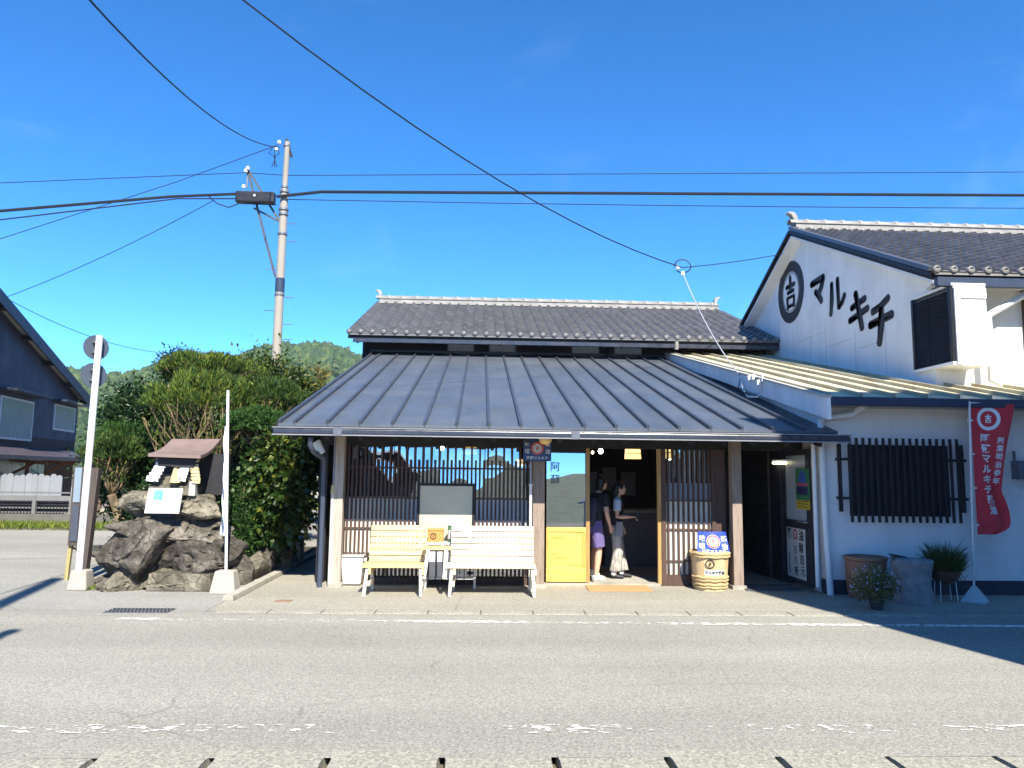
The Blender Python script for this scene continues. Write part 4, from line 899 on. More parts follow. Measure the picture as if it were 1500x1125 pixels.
for dx, dz in ((-.1, .0), (.0, -.12)): lathe([(0, -.04), (.04, -.04), (.045, .02), (0, .05)], 10, kn + Vector((dx, 0, dz)), cap=False).build('insulator', M_wh, il)
wb = thing('service_bracket', 'wire bracket with white insulators and hanging loops on the verge board', 'bracket', dropend)
for px, py in ((1098, 553), (1104, 552), (1112, 560)): lathe([(0, -.05), (.045, -.05), (.05, .02), (0, .05)], 10, at(px, py, X=4.66), cap=False).build('insulator', M_wh, wb)
tube([at(1110, 560, X=4.66), at(1117, 558, X=4.66), at(1117, 549, X=4.69)], .012, 6).build('hook', M_wh, wb)
for k in range(3): tube([at(1084, 553, X=4.66), at(1082 + k * 3, 568, X=4.62), at(1095, 578 + k * 2, X=4.60), at(1110, 580 + k, X=4.63), at(1117, 569, X=4.69)], .009, 6).build('wire_loop', (M_cab, M_wh, M_wpipe)[k], wb, smooth=True)
# poles on the near side of the road
p2 = thing('street_pole', 'slim concrete pole on the near side of the road behind the viewer', 'utility pole', (-3.72, 1.0, 0))
tube([(-3.72, 1, 0), (-3.72, 1, 10.6)], [.16, .11], 14).build('shaft', M_pole, p2, auto=60)
MB().bar((-3.72, 1, 9.8), (-3.72, 1.25, 9.8), .1, .1).build('bracket', M_steel, p2)
p3 = thing('shadow_post', 'shorter unseen post added behind the viewer for its shadow on the road', 'lamp post', (-3.05, 1.0, 0))  # unseen post, added only to cast the short second shadow on the ground
tube([(-3.05, 1, 0), (-3.05, 1, 6.9)], [.07, .05], 10).build('shaft', M_steel, p3, auto=60)
MB().hexa([(-3.13, .7, 6.9), (-2.97, .7, 6.9), (-2.97, 1.1, 6.9), (-3.13, 1.1, 6.9), (-3.1, .75, 7.05), (-3.0, .75, 7.05), (-3.0, 1.05, 7.05), (-3.1, 1.05, 7.05)]).build('post_head', M_steel, p3)

# ---------------------------------------------------------------- round sign pole and notice board at the left
sg = thing('sign_pole', 'leaning white pole carrying two round sign plates seen from behind', 'road sign', at(113, 864, Z=0)); s0 = wl(sg)
s1 = at(146, 492, Y=s0.y)
tube([s0, s1], .045, 14).build('pole', P('white_pole_paint', (.78, .78, .77), .45, .06, 3, .03, 30, dirt=(.5, .36, .25), dscale=1.2), sg, auto=60)
for py in (509, 551):
    t = (864 - py) / (864 - 492); p = s0.lerp(s1, t); dirn = Vector((-.78, .62, 0)).normalized(); R = frame(Vector((0, 0, 1)).cross(dirn), (0, 0, 1))
    o = put('sign_plate', disc_mesh('sign_plate', .172, P('sign_back_grey', (.07, .09, .125), .5, .1), .012), sg, p + dirn * .07, R)
    for dz in (-.07, .07): put('clamp', MB().box(-.06, .06, -.015, .015, -.03, .03).mesh('clamp', M_steel), sg, p + dirn * .045 + Vector((0, 0, dz)), R)
bk = MB().hexa([(s0.x - .10, s0.y - .10, 0), (s0.x + .16, s0.y - .10, 0), (s0.x + .16, s0.y + .16, 0), (s0.x - .10, s0.y + .16, 0), (s0.x - .07, s0.y - .07, .26), (s0.x + .13, s0.y - .07, .26), (s0.x + .13, s0.y + .13, .26), (s0.x - .07, s0.y + .13, .26)]).build('concrete_foot', M_conc, sg, bevel=.02)
bd = thing('notice_board', 'old timber notice board on two posts behind the sign pole', 'notice board', (at(118, 860, Z=0).x, 11.4, 0))
M_oldw = wood('grey_old_timber', (.075, .06, .052), (.045, .036, .03), 'z', 4, .85, False)
for px, w_, m_ in ((103, .05, wood('yellow_stake', (.36, .31, .14), (.25, .2, .1), 'z', 4, .8, False)), (127, .11, M_oldw)):
    x = at(px, 800, Y=11.4).x; MB().bar((x - .02, 11.4, 0), (x + .06, 11.4, 1.62 if px > 110 else 1.55), w_, w_).build('post', m_, bd)
xa_, xb_ = at(110, 720, Y=11.38).x, at(121, 720, Y=11.38).x
box(xa_ - .02, xb_ + .03, 11.33, 11.42, .50, 1.64).build('frame', M_oldw, bd); box(xa_ + .01, xb_, 11.315, 11.335, 1.12, 1.62).build('panel', P('pale_blue_panel', (.22, .28, .34), .4, .08), bd); box(xa_ + .01, xb_, 11.315, 11.335, .56, 1.08).build('panel', P('slate_panel', (.06, .07, .095), .5, .1), bd)

# ---------------------------------------------------------------- boulders and the little shrine
def rock_mesh(name, size, seed, mat, cuts=11, sub=5, rough=.075, flat_top=None):
    rr = random.Random(seed); bm = bmesh.new(); bmesh.ops.create_icosphere(bm, subdivisions=sub, radius=1)
    planes = []
    for _ in range(cuts):
        n = Vector((rr.gauss(0, 1), rr.gauss(0, 1), rr.gauss(0, 1))).normalized(); planes.append((n, rr.uniform(.52, .82)))
    if flat_top: planes.append((Vector((0, 0, 1)), flat_top))
    planes.append((Vector((0, 0, -1)), .7))
    sz = Vector(size)
    for v in bm.verts:
        p = v.co.copy() * 1.15
        for n, d in planes:
            k = p.dot(n) - d
            if k > 0: p -= n * k * .94
        q = p * 2.2 + Vector((seed * 3.1, seed, 0)); ridge_ = abs(mnoise.noise(q * .9)); p -= v.co * max(0, .10 - ridge_) * .9
        p += v.co * (mnoise.fractal(q, 1.0, 2.0, 4) * rough + abs(mnoise.noise(q * 2.3)) * -rough * .8)
        v.co = Vector((p.x * sz.x, p.y * sz.y, p.z * sz.z)) * 1.27
    me = bpy.data.meshes.new(name); bm.to_mesh(me); bm.free(); me.materials.append(mat); me.polygons.foreach_set('use_smooth', [True] * len(me.polygons)); me.set_sharp_from_angle(angle=rad(28)); return me
def rock(px0, px1, py0, py1, Y, dep, seed, mat, label, cat='boulder', group=None, name='boulder', **k):
    a = at(px0, py0, Y=Y); c = at(px1, py1, Y=Y); sx, sz = abs(c.x - a.x) / 2, abs(a.z - c.z) / 2
    o = link(name, rock_mesh(name, (sx, dep, sz), seed, mat, **k), None, ((a.x + c.x) / 2, Y, (a.z + c.z) / 2)); return tag(o, label, cat, group)
rock(150, 262, 768, 850, 11.0, .52, 11, M_rock, 'dark overhanging boulder at the lower left of the shrine mound')
rock(222, 342, 788, 856, 10.95, .48, 16, M_rock, 'pale-topped boulder leaning at the lower right of the shrine mound')
rock(158, 340, 750, 806, 11.1, .55, 23, M_rock, 'broad grey slab boulder beneath the white plaque', flat_top=.6)
rock(192, 252, 716, 764, 11.15, .30, 31, M_rock2, 'tan boulder behind the white plaque')
rock(248, 318, 716, 768, 11.15, .36, 38, M_rock2, 'tan boulder carrying the stone shrine', flat_top=.55)
rock(216, 300, 828, 858, 10.85, .35, 44, M_rock2, 'flat wedge stone squeezed under the leaning boulder')
rock(175, 335, 800, 862, 11.4, .5, 47, M_rock, 'dark core boulder in the middle of the shrine mound')
for i, (a_, b_, c_, lab) in enumerate(((158, 213, 838, 'rounded pale base stone under the dark overhanging boulder'), (208, 306, 845, 'long squared base stone at the foot of the shrine mound'))):
    A = at(a_, 868, Z=0); B = at(b_, 868, Z=0)
    if i == 0: rock(a_, b_, 836, 878, 10.62, .22, 51, M_rock2, lab, 'base stone', name='base_stone')
    else:
        o = MB().hexa([(A.x, 10.42, 0), (B.x, 10.42, 0), (B.x, 10.78, 0), (A.x, 10.78, 0), (A.x + .02, 10.45, .235), (B.x - .02, 10.44, .225), (B.x - .02, 10.76, .23), (A.x + .02, 10.76, .24)]).build('base_stone', M_rock2, bevel=.02); tag(o, lab, 'base stone')
rock(140, 172, 845, 868, 10.95, .2, 57, M_rock, 'small dark stone wedged at the left foot of the mound')
# stone shrine with copper roof, straw rope and paper streamers
SY = 11.15
sh = thing('stone_shrine', 'small stone shrine with brown sheet roof, straw rope and paper streamers', 'shrine', at(262, 722, Y=SY)); c = wl(sh)
def sp(px, py, y=SY): return at(px, py, Y=y)
zb_ = c.z - .03
x0, x1 = sp(228, 700).x, sp(290, 700).x
box(x0, x1, 10.93, 11.5, zb_, zb_ + .14).build('plinth', M_rock2, sh, bevel=.012)
box(x0 + .04, x1 - .04, 10.99, 11.5, zb_ + .14, zb_ + .30).build('step', M_rock2, sh, bevel=.012)
box(x0 + .02, x1 + .32, 11.36, 11.56, zb_, zb_ + .60).build('back_wall', M_dark, sh)
for x in (x0 + .06, x1 - .02): box(x - .03, x + .03, 11.02, 11.08, zb_ + .30, zb_ + .62).build('pillar', M_rock2, sh)
ra, rb_ = sp(217, 664, 10.75), sp(294, 667, 10.75); rc, rd_ = sp(323, 643, 11.6), sp(252, 643, 11.6)
n = 8; b = MB(); vs = []; fs = []
for i in range(n + 1):
    t = i / n; l = ra.lerp(rd_, t); r_ = rb_.lerp(rc, t); dz = -.045 * math.sin(math.pi * t) ** 1.0
    for p in (l, r_): vs += [p + Vector((0, 0, dz)), p + Vector((0, 0, dz - .045))]
for i in range(n):
    k = 4 * i; fs += [(k, k + 2, k + 6, k + 4), (k + 1, k + 5, k + 7, k + 3), (k, k + 4, k + 5, k + 1), (k + 2, k + 3, k + 7, k + 6)]
fs += [(0, 1, 3, 2), (4 * n, 4 * n + 2, 4 * n + 3, 4 * n + 1)]
b.add(vs, fs); b.build('roof', P('brown_sheet_roof', (.21, .15, .13), .45, .15, 3, .1, 20, spec=.5), sh)
MB().hexa([ra + Vector((.1, .1, -.17)), rb_ + Vector((-.12, .1, -.17)), rc + Vector((-.1, -.1, -.27)), rd_ + Vector((.1, -.1, -.27)), ra + Vector((.1, .1, -.06)), rb_ + Vector((-.1, .1, -.06)), rc + Vector((-.08, -.1, -.12)), rd_ + Vector((.1, -.1, -.12))]).build('eave_frame', M_dark, sh)
rp0, rp1 = sp(234, 674, 10.9), sp(292, 674, 10.9)
M_straw = P('rice_straw', (.50, .40, .22), .9, .3, 20, .4, 80)
tube([rp0.lerp(rp1, t) + Vector((0, 0, -.06 * math.sin(math.pi * t))) for t in np.linspace(0, 1, 14)], [.015 + .03 * math.sin(math.pi * t) for t in np.linspace(0, 1, 14)], 10).build('straw_rope', M_straw, sh, smooth=True)
tp = sp(258, 682, 10.9); tube([tp, tp + Vector((0, 0, -.10)), tp + Vector((0, 0, -.24))], [.018, .045, .075], 12).build('straw_tassel', M_straw, sh)
def streamer(x, z, s, m):
    b = MB(); zz = [0, -.07, -.07, -.14, -.14, -.21, -.26]
    for k in range(5):
        ox = x + s * k * .022; oz = z - k * .048
        b.hexa([(ox - .035, 10.86, oz - .07), (ox + .035, 10.86, oz - .08), (ox + .04, 10.872, oz - .08), (ox - .03, 10.872, oz - .07), (ox - .035, 10.88, oz), (ox + .03, 10.88, oz), (ox + .035, 10.892, oz), (ox - .03, 10.892, oz)])
    b.build('paper_streamer', m, sh)
for px, s in ((240, -1), (236, -1.6), (233, -1), (272, -1.2), (276, -.6)): streamer(sp(px, 676, 10.9).x, sp(px, 677, 10.9).z, s, M_wh)
for px in (284, 288): streamer(sp(px, 678, 10.9).x, sp(px, 680, 10.9).z, .4, M_straw)
vx = sp(283, 700, 10.9).x; box(vx - .045, vx + .045, 10.88, 10.97, zb_, zb_ + .2).build('flower_vase', P('grey_vase', (.4, .4, .38), .5, .1), sh)
tube([sp(256, 712, 10.95) + Vector((0, 0, .0)), sp(256, 700, 10.95)], [.05, .07], 10).build('offering_cup', M_rock2, sh)
# plaque on the boulder
pl = thing('plaque', 'white metal plaque with faint blue map propped on the boulders', 'plaque', at(237, 752, Y=10.62)); c = wl(pl)
R = frame((1, 0, 0), (0, .28, 1)); pw, ph = at(262, 735, Y=10.62).x - at(212, 735, Y=10.62).x, .35
put('plate', MB().box(-pw / 2, pw / 2, 0, ph, -.012, .012).mesh('plate', M_wh), pl, c, R)
put('printed_map', MB().box(-pw * .32, -.02, ph * .52, ph * .92, .0125, .0135).mesh('printed_map', P('map_blue', (.10, .30, .46), .5, .35, 12)), pl, c, R)
put('printed_map', MB().box(-pw * .40, -pw * .26, ph * .18, ph * .5, .0127, .0137).mesh('printed_map', P('map_green', (.30, .42, .36), .5, .2, 12)), pl, c, R)
MB().bar(c + Vector((0, .10, -.05)), c + Vector((0, .12, .2)), .3, .04).build('support', M_black, pl)

# narrow white banner on a pole in a concrete foot
nb2 = thing('shrine_banner', 'furled narrow white banner on a slim pole beside the shrine', 'banner', at(326, 870, Z=0)); s0 = wl(nb2); pt = at(334, 572, Y=s0.y + .1)
base = s0 + Vector((0, .1, 0))
tube([base + Vector((0, 0, .2)), pt], .019, 10).build('pole', M_wpipe, nb2, auto=60)
MB().hexa([(base.x - .17, base.y - .14, 0), (base.x + .17, base.y - .14, 0), (base.x + .17, base.y + .14, 0), (base.x - .17, base.y + .14, 0), (base.x - .12, base.y - .1, .29), (base.x + .12, base.y - .1, .29), (base.x + .12, base.y + .1, .29), (base.x - .12, base.y + .1, .29)]).build('concrete_foot', M_conc, nb2, bevel=.015)
b = MB(); n = 26; vs = []; fs = []
for i in range(n + 1):
    t = i / n; p = base.lerp(pt, .20 + .62 * t) + Vector((0, .01, .2 * (1 - t)))
    for k in range(5): vs.append(p + Vector((-.03 + (.012 if k % 2 else -.03) - .014 * k * (1 - t) + .012 * math.sin(i * .8 + k), .03 + .02 * k + .008 * math.sin(i + k), 0)))
for i in range(n):
    for k in range(4): a = i * 5 + k; fs.append((a, a + 1, a + 6, a + 5))
b.add(vs, fs); b.build('cloth', P('white_cloth', (.72, .76, .82), .8, .06, 5, .1, 40), nb2, smooth=True)

# ---------------------------------------------------------------- trees and shrubs
rng = np.random.RandomState(7)
def leaf_mesh(name, pos, dirs, length, width, mat, fold=.25):
    """one pointed leaf per point: a folded diamond of two triangles"""
    n = len(pos); d = dirs / (np.linalg.norm(dirs, axis=1, keepdims=True) + 1e-9)
    r = rng.randn(n, 3); s = np.cross(d, r); s /= (np.linalg.norm(s, axis=1, keepdims=True) + 1e-9); u = np.cross(s, d)
    L = (length * rng.uniform(.6, 1.25, n))[:, None]; Wd = (width * rng.uniform(.7, 1.2, n))[:, None]
    a = pos - d * L * .5; m1 = pos + s * Wd * .5 + u * Wd * fold; m2 = pos - s * Wd * .5 + u * Wd * fold; t = pos + d * L * .5
    V = np.stack([a, m1, t, m2], 1).reshape(-1, 3); idx = np.arange(n) * 4
    F_ = np.concatenate([np.stack([idx, idx + 1, idx + 2], 1), np.stack([idx, idx + 2, idx + 3], 1)])
    me = bpy.data.meshes.new(name); me.vertices.add(len(V)); me.vertices.foreach_set('co', V.ravel())
    me.loops.add(len(F_) * 3); me.loops.foreach_set('vertex_index', F_.ravel().astype(np.int32))
    me.polygons.add(len(F_)); me.polygons.foreach_set('loop_start', np.arange(len(F_)) * 3); me.polygons.foreach_set('loop_total', np.full(len(F_), 3))
    me.materials.append(mat); me.update(calc_edges=True); me.validate(); return me
def lumpy(dirv, seed, amp=.18, k=3.2):
    return np.array([1 + amp * mnoise.noise(Vector(d) * k + Vector((seed * 7.3, seed, 0))) * 1.6 for d in dirv])
def shell_points(c, r, n, seed, zmin=-.2, thick=.4, amp=.2, gap=.0, k=3.2):
    d = rng.randn(int(n * 2.4), 3); d /= np.linalg.norm(d, axis=1, keepdims=True); d = d[d[:, 2] > zmin][:n]
    lp = lumpy(d, seed, amp, k); rr = (1 - thick * rng.rand(len(d)) ** 1.6) * lp
    if gap:
        g = np.array([mnoise.noise(Vector(x) * 4.5 + Vector((seed, 3, 9))) for x in d]); keep = g > -gap; d, rr = d[keep], rr[keep]
    return np.array(c) + d * rr[:, None] * np.array(r), d
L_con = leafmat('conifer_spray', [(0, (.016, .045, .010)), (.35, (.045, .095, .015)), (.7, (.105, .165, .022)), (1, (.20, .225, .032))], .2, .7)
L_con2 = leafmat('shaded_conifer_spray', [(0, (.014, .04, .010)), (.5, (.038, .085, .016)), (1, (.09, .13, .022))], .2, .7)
L_grn = leafmat('bright_pad_leaf', [(0, (.018, .055, .013)), (.5, (.038, .10, .02)), (1, (.075, .15, .028))], .25, .6)
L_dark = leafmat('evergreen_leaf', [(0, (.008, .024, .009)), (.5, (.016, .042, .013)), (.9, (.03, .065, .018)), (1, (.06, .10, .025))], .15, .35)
L_yel = leafmat('yellowing_leaf', [(0, (.012, .036, .009)), (.5, (.03, .068, .013)), (.85, (.08, .115, .02)), (1, (.22, .21, .035))], .25, .4)
L_brn = leafmat('bronze_leaf', [(0, (.06, .085, .022)), (.5, (.12, .13, .03)), (1, (.24, .17, .05))], .25, .6)
L_grass = leafmat('grass_blade', [(0, (.07, .12, .02)), (.5, (.15, .21, .03)), (1, (.30, .31, .06))], .25, .7)
def tube_tree(b, base, tip, r0, r1, wob=.08, n=6, sides=6):
    base, tip = Vector(base), Vector(tip); pts = []; L = (tip - base).length
    for i in range(n + 1):
        t = i / n; pts.append(base.lerp(tip, t) + Vector((random.uniform(-1, 1), random.uniform(-1, 1), random.uniform(-.4, .4))) * wob * L * .2 * math.sin(math.pi * t))
    b.tube(pts, [r0 + (r1 - r0) * i / n for i in range(n + 1)], sides)
def plant(name, label, cat, base, crowns, trunk, mat_trunk, group=None):
    t = thing(name, label, cat, base, group)
    b = MB(); trunk(b); b.build('trunk', mat_trunk, t, smooth=True)
    for nm, (pos, dirs, L, W_, m) in crowns:
        me = leaf_mesh(nm, pos, dirs, L, W_, m); me.transform(Matrix.Translation(-Vector(base))); link(nm, me, t, base)
    return t
def fan_conifer(name, label, c, r, n, seed, base, mat, nstem=46, zmin=-.05, L=.11, W_=.022, gap=.25):
    """clipped conifer: goblet of bare stems carrying a dome of upright sprays"""
    c = np.array(c); pos, d = shell_points(c, r, n, seed, zmin, .34, .16, gap); dirs = d * .7 + np.array([0, 0, .8]) + .45 * rng.randn(len(d), 3)
    # hanging inner sprays, sparse, along the stems
    stems = []
    for i in range(nstem):
        a = rng.uniform(0, 2 * math.pi); e = rng.uniform(-.05, 1.0); dd = np.array([math.cos(a) * math.cos(e), math.sin(a) * math.cos(e), math.sin(e)]); stems.append(c + dd * np.array(r) * .9)
    foot = c + np.array([0, 0, -r[2] * 1.5])
    ins = []
    for s_ in stems:
        m_ = 30; t = rng.uniform(.35, .95, m_)[:, None]; ins.append(foot * (1 - t) + s_ * t + .05 * rng.randn(m_, 3) * np.array([1, 1, 1.3]))
    ins = np.concatenate(ins); di = np.tile(np.array([0, 0, 1.0]), (len(ins), 1)) + .6 * rng.randn(len(ins), 3)
    def trunk(b):
        b.tube([base, Vector(base).lerp(Vector(foot), .5) + Vector((.05, 0, 0)), foot], [.10, .08, .07], 8)
        for s_ in stems: tube_tree(b, foot, s_, .022, .006, .5, 5, 5)
    return plant(name, label, 'tree', base, [('crown', (pos, dirs, L, W_, mat)), ('inner_foliage', (ins, di, L, W_ * .8, L_con))], trunk, M_stem)
def clump_tree(name, label, c, r, nclump, nleaf, seed, base, mat, L, W_, cs=.3, cat='tree', trunk_r=.09, zmin=-1.0, droop=.1):
    cc, d = shell_points(c, np.array(r) * .86, nclump, seed, zmin, .75, .25, 0); P_ = []; D_ = []
    for q, dd in zip(cc, d):
        m_ = int(nleaf * rng.uniform(.5, 1.4)); o = rng.randn(m_, 3) * cs * rng.uniform(.7, 1.2) * .5; P_.append(q + o); D_.append(dd * .5 + o * 1.5 / cs * .4 + .7 * rng.randn(m_, 3) + np.array([0, 0, -droop]))
    P_ = np.concatenate(P_); D_ = np.concatenate(D_); k = P_[:, 2] > .04; P_, D_ = P_[k], D_[k]
    def trunk(b):
        top = Vector(c) + Vector((0, 0, r[2] * .4)); tube_tree(b, base, top, trunk_r, .02, .35, 7, 8)
        for q in cc[::max(1, len(cc) // 30)]:
            t = random.uniform(.3, .8); tube_tree(b, Vector(base).lerp(top, t), q, .025, .006, .4, 4, 5)
    return plant(name, label, cat, base, [('crown', (P_, D_, L, W_, mat))], trunk, M_bark)
def cpt(px, py, Y): p = at(px, py, Y=Y); return (p.x, p.y, p.z)
# clipped conifers above the shrine
c = cpt(300, 602, 13.2); fan_conifer('clipped_conifer', 'large goblet-shaped clipped conifer rising behind the shrine roof', (c[0], c[1], c[2] - .2), (1.12, .95, .90), 13000, 2, (c[0], c[1], 0), L_con, 64, .34)
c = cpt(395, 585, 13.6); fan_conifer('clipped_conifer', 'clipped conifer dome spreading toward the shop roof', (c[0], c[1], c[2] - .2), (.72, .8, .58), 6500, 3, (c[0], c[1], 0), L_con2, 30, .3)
c = cpt(305, 540, 15.4); fan_conifer('clipped_conifer', 'flat-topped clipped conifer tier rising behind the goblet conifer', (c[0], c[1], c[2] - .12), (1.05, .9, .44), 8500, 5, (c[0], c[1], 0), L_con, 34, .15)
c = cpt(262, 533, 15.6); clump_tree('evergreen_tree', 'dark round evergreen beside the flat-topped conifer tier', (c[0], c[1], c[2] - .1), (.42, .5, .40), 60, 70, 8, (c[0], c[1], 0), L_dark, .08, .035, .24)
c = cpt(378, 614, 12.6); 
pos, d = shell_points((c[0], c[1], c[2] - .1), (.50, .5, .30), 8000, 6, -.35, .4, .2, .0); 
plant('pruned_pad_tree', 'bright green pruned pad of foliage right of the shrine banner', 'tree', (c[0], c[1], 0), [('crown', (pos, d * .8 + .6 * rng.randn(len(d), 3) + np.array([0, 0, .3]), .075, .022, L_grn))], lambda b: (tube_tree(b, (c[0], c[1], 0), (c[0], c[1], c[2] - .2), .06, .03, .3), [tube_tree(b, (c[0], c[1], c[2] - .5), (c[0] + .4 * math.cos(a), c[1] + .4 * math.sin(a), c[2] - .12), .02, .008, .3, 4, 5) for a in np.linspace(0, 6, 8)]), M_stem)
for px, py, Y, r, lab in ((168, 655, 13.4, .50, 'low conifer pad at the left edge of the shrine grove'), (183, 636, 13.9, .50, 'upper conifer pad beside the dark evergreen at the grove edge')):
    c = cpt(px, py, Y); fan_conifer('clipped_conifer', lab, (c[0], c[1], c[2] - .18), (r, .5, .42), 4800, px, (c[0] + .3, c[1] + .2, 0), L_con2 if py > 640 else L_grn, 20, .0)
# dark evergreens and the mass behind
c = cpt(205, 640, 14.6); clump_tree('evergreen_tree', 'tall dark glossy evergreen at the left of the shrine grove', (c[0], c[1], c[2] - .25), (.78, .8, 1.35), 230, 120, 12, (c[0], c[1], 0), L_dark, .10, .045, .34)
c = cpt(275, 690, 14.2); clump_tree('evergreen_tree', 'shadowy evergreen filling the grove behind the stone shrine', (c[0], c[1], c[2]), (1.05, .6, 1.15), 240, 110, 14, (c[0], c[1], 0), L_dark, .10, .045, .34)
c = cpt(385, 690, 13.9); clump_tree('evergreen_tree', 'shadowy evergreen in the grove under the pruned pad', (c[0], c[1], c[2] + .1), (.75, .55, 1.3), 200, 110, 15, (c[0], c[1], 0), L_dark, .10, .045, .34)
c = cpt(215, 745, 13.0); clump_tree('leafy_shrub', 'dark leafy shrub hanging over the left flank of the boulders', (c[0], c[1], c[2]), (.38, .35, .36), 60, 70, 17, (c[0], c[1], 0), L_dark, .09, .04, .22, 'shrub', .03)
c = cpt(400, 545, 17.5); clump_tree('broadleaf_tree', 'yellow-green broadleaf tree around the foot of the utility pole', (c[0], c[1], c[2] - .55), (.95, .8, .95), 130, 75, 21, (c[0], c[1], 0), L_yel, .12, .05, .4)
c = cpt(455, 570, 21.5); clump_tree('broadleaf_tree', 'bronze-tinted broadleaf tree between grove and shop roof', (c[0], c[1], c[2] - .6), (1.2, 1.0, 1.15), 170, 75, 22, (c[0], c[1], 0), L_brn, .12, .05, .42)
c = cpt(410, 640, 16.6); clump_tree('broadleaf_tree', 'leafy green tree tucked behind the shop eave corner', (c[0], c[1], c[2] - .2), (1.0, .7, 1.0), 170, 85, 25, (c[0], c[1], 0), L_yel, .11, .05, .36)
# climber-covered shrub with big yellowing leaves
c = cpt(408, 725, 12.3); clump_tree('climber_shrub', 'tall shrub of large yellowing leaves beside the shop corner', (c[0], c[1], c[2] + .05), (.52, .45, .98), 170, 40, 31, (c[0], c[1], 0), L_yel, .12, .08, .34, 'shrub', .05, droop=.5)
c = cpt(356, 760, 11.9); clump_tree('leafy_shrub', 'small-leaved pale green shrub beside the white banner', (c[0], c[1], c[2] - .05), (.22, .25, .62), 95, 70, 33, (c[0], c[1], 0), L_grn, .05, .03, .2, 'shrub', .025)
c = cpt(452, 660, 12.6); clump_tree('leafy_shrub', 'sunlit yellow-green twig reaching the shop downpipe', (c[0], c[1], c[2]), (.26, .3, .42), 40, 40, 35, (c[0] - .25, c[1], 0), L_yel, .11, .07, .22, 'shrub', .03)
# edging stones of the planted bed
for i, (a_, b_, p0, p1, y) in enumerate(((340, 366, 806, 862, 11.2), (362, 384, 806, 850, 11.75), (380, 404, 800, 846, 12.2), (398, 420, 798, 838, 12.7), (414, 432, 797, 830, 13.3))):
    rock(a_ - 4, b_ + 4, p0, p1 + 6, y, .22, 60 + i, M_rock if i % 2 == 0 else M_rock2, 'upright stone edging the planted bed beside the concrete strip', 'edging stone', 'edging stones of the planted bed', 'edging_stone', sub=3)
o = box(at(425, 800, Y=13.6).x, at(443, 800, Y=13.6).x, 13.5, 13.75, 0, at(434, 788, Y=13.6).z).build('speckled_pillar', P('lichen_stone', (.5, .48, .4), .9, .5, 6, .6, 20, dirt=(.1, .1, .08), dscale=5), bevel=.02); tag(o, 'lichen-speckled short stone pillar at the end of the planted bed', 'pillar')
tag(MB().hexa([(-3.16, 9.7, .0), (-3.02, 9.7, .0), (-3.02, 22, .0), (-3.16, 22, 0), (-3.15, 9.7, .07), (-3.03, 9.7, .07), (-3.03, 22, .07), (-3.15, 22, .07)]).build('kerb', M_conc, bevel=.01), kind='structure')
tag(MB().quad((-4.6, 11.2, .04), (-3.3, 11.2, .04), (-3.3, 16, .04), (-8.4, 16, .04)).build('planting_bed', M_ground), kind='structure')
# weeds and verge grass
def grass(name, label, areas, n, L, W_):
    P_ = []
    for (x0, x1, y0, y1) in areas: P_.append(np.stack([rng.uniform(x0, x1, n), rng.uniform(y0, y1, n), np.full(n, .0)], 1))
    P_ = np.concatenate(P_); D_ = np.stack([.5 * rng.randn(len(P_)), .5 * rng.randn(len(P_)), np.ones(len(P_))], 1)
    k = np.array([mnoise.noise(Vector((p[0] * .9, p[1] * 1.5, 0))) for p in P_]) > -.25; P_, D_ = P_[k], D_[k]; P_[:, 2] = L * .42
    return tag(link(name, leaf_mesh(name, P_, D_, L, W_, L_grass)), label, 'grass', kind='stuff')
grass('verge_grass', 'sunlit strip of grass along the foot of the fence wall', [(-20, -9.4, 19.9, 20.7), (-12.2, -9.4, 22.3, 23.7)], 4200, .26, .025)
grass('lawn', 'pale lawn behind the gravel yard seen past the shop corner', [(-9, -2.8, 30, 38)], 9000, .22, .03)
grass('weeds', 'small weeds at the foot of the sign pole', [(-5.3, -5.05, 10.45, 10.7), (-3.18, -3.05, 10.2, 11)], 160, .07, .012)
# far garden bits glimpsed past the shop corner
fg = thing('garden_fence', 'pale green wire garden fence glimpsed past the shop corner', 'fence', (-6.5, 39, 0))
for i in range(9): x = -9 + i * .8; box(x - .05, x + .05, 38.9, 39, 0, 1.7).build('post', M_conc, fg)
for z in (.5, 1.0, 1.5): box(-9.2, -2.4, 38.95, 38.97, z, z + .04).build('rail', P('pale_green_wire', (.3, .42, .38), .5, .1), fg)
for i, (x, lab) in enumerate(((-8.1, 'far garden bush behind the wire fence left of its mate'), (-6.3, 'far leafy bush behind the wire fence beside the concrete posts'))):
    clump_tree('garden_bush', lab, (x, 41, 1.6), (1.0, .8, 1.6), 60, 60, 70 + i, (x, 41, 0), (L_grn, L_yel)[i], .16, .09, .6, 'shrub')
gh = thing('garden_house', 'small brown house far behind the garden fence', 'house', (-9, 50, 0))
box(-14, -3, 50, 56, 0, 3.4).build('wall', P('far_house_wall', (.2, .17, .15), .8, .2), gh)
MB().prism([(-14.6, 49.2, 3.3), (-14.6, 53, 5.0), (-14.6, 56.8, 3.3)], (0, 0, 0), (12.2, 0, 0)).build('roof', P('house_roof', (.06, .065, .08), .5, .2), gh)
for k in range(4): f = box(-12.6 + k * 2.3, -11.4 + k * 2.3, 49.93, 50.02, 1, 2.2).build('window', P('white_sash', (.6, .62, .62), .4, .05), gh); box(-12.5 + k * 2.3, -11.5 + k * 2.3, 49.9, 49.94, 1.08, 2.12).build('pane', P('dark_pane', (.05, .06, .08), .1, .1), f)

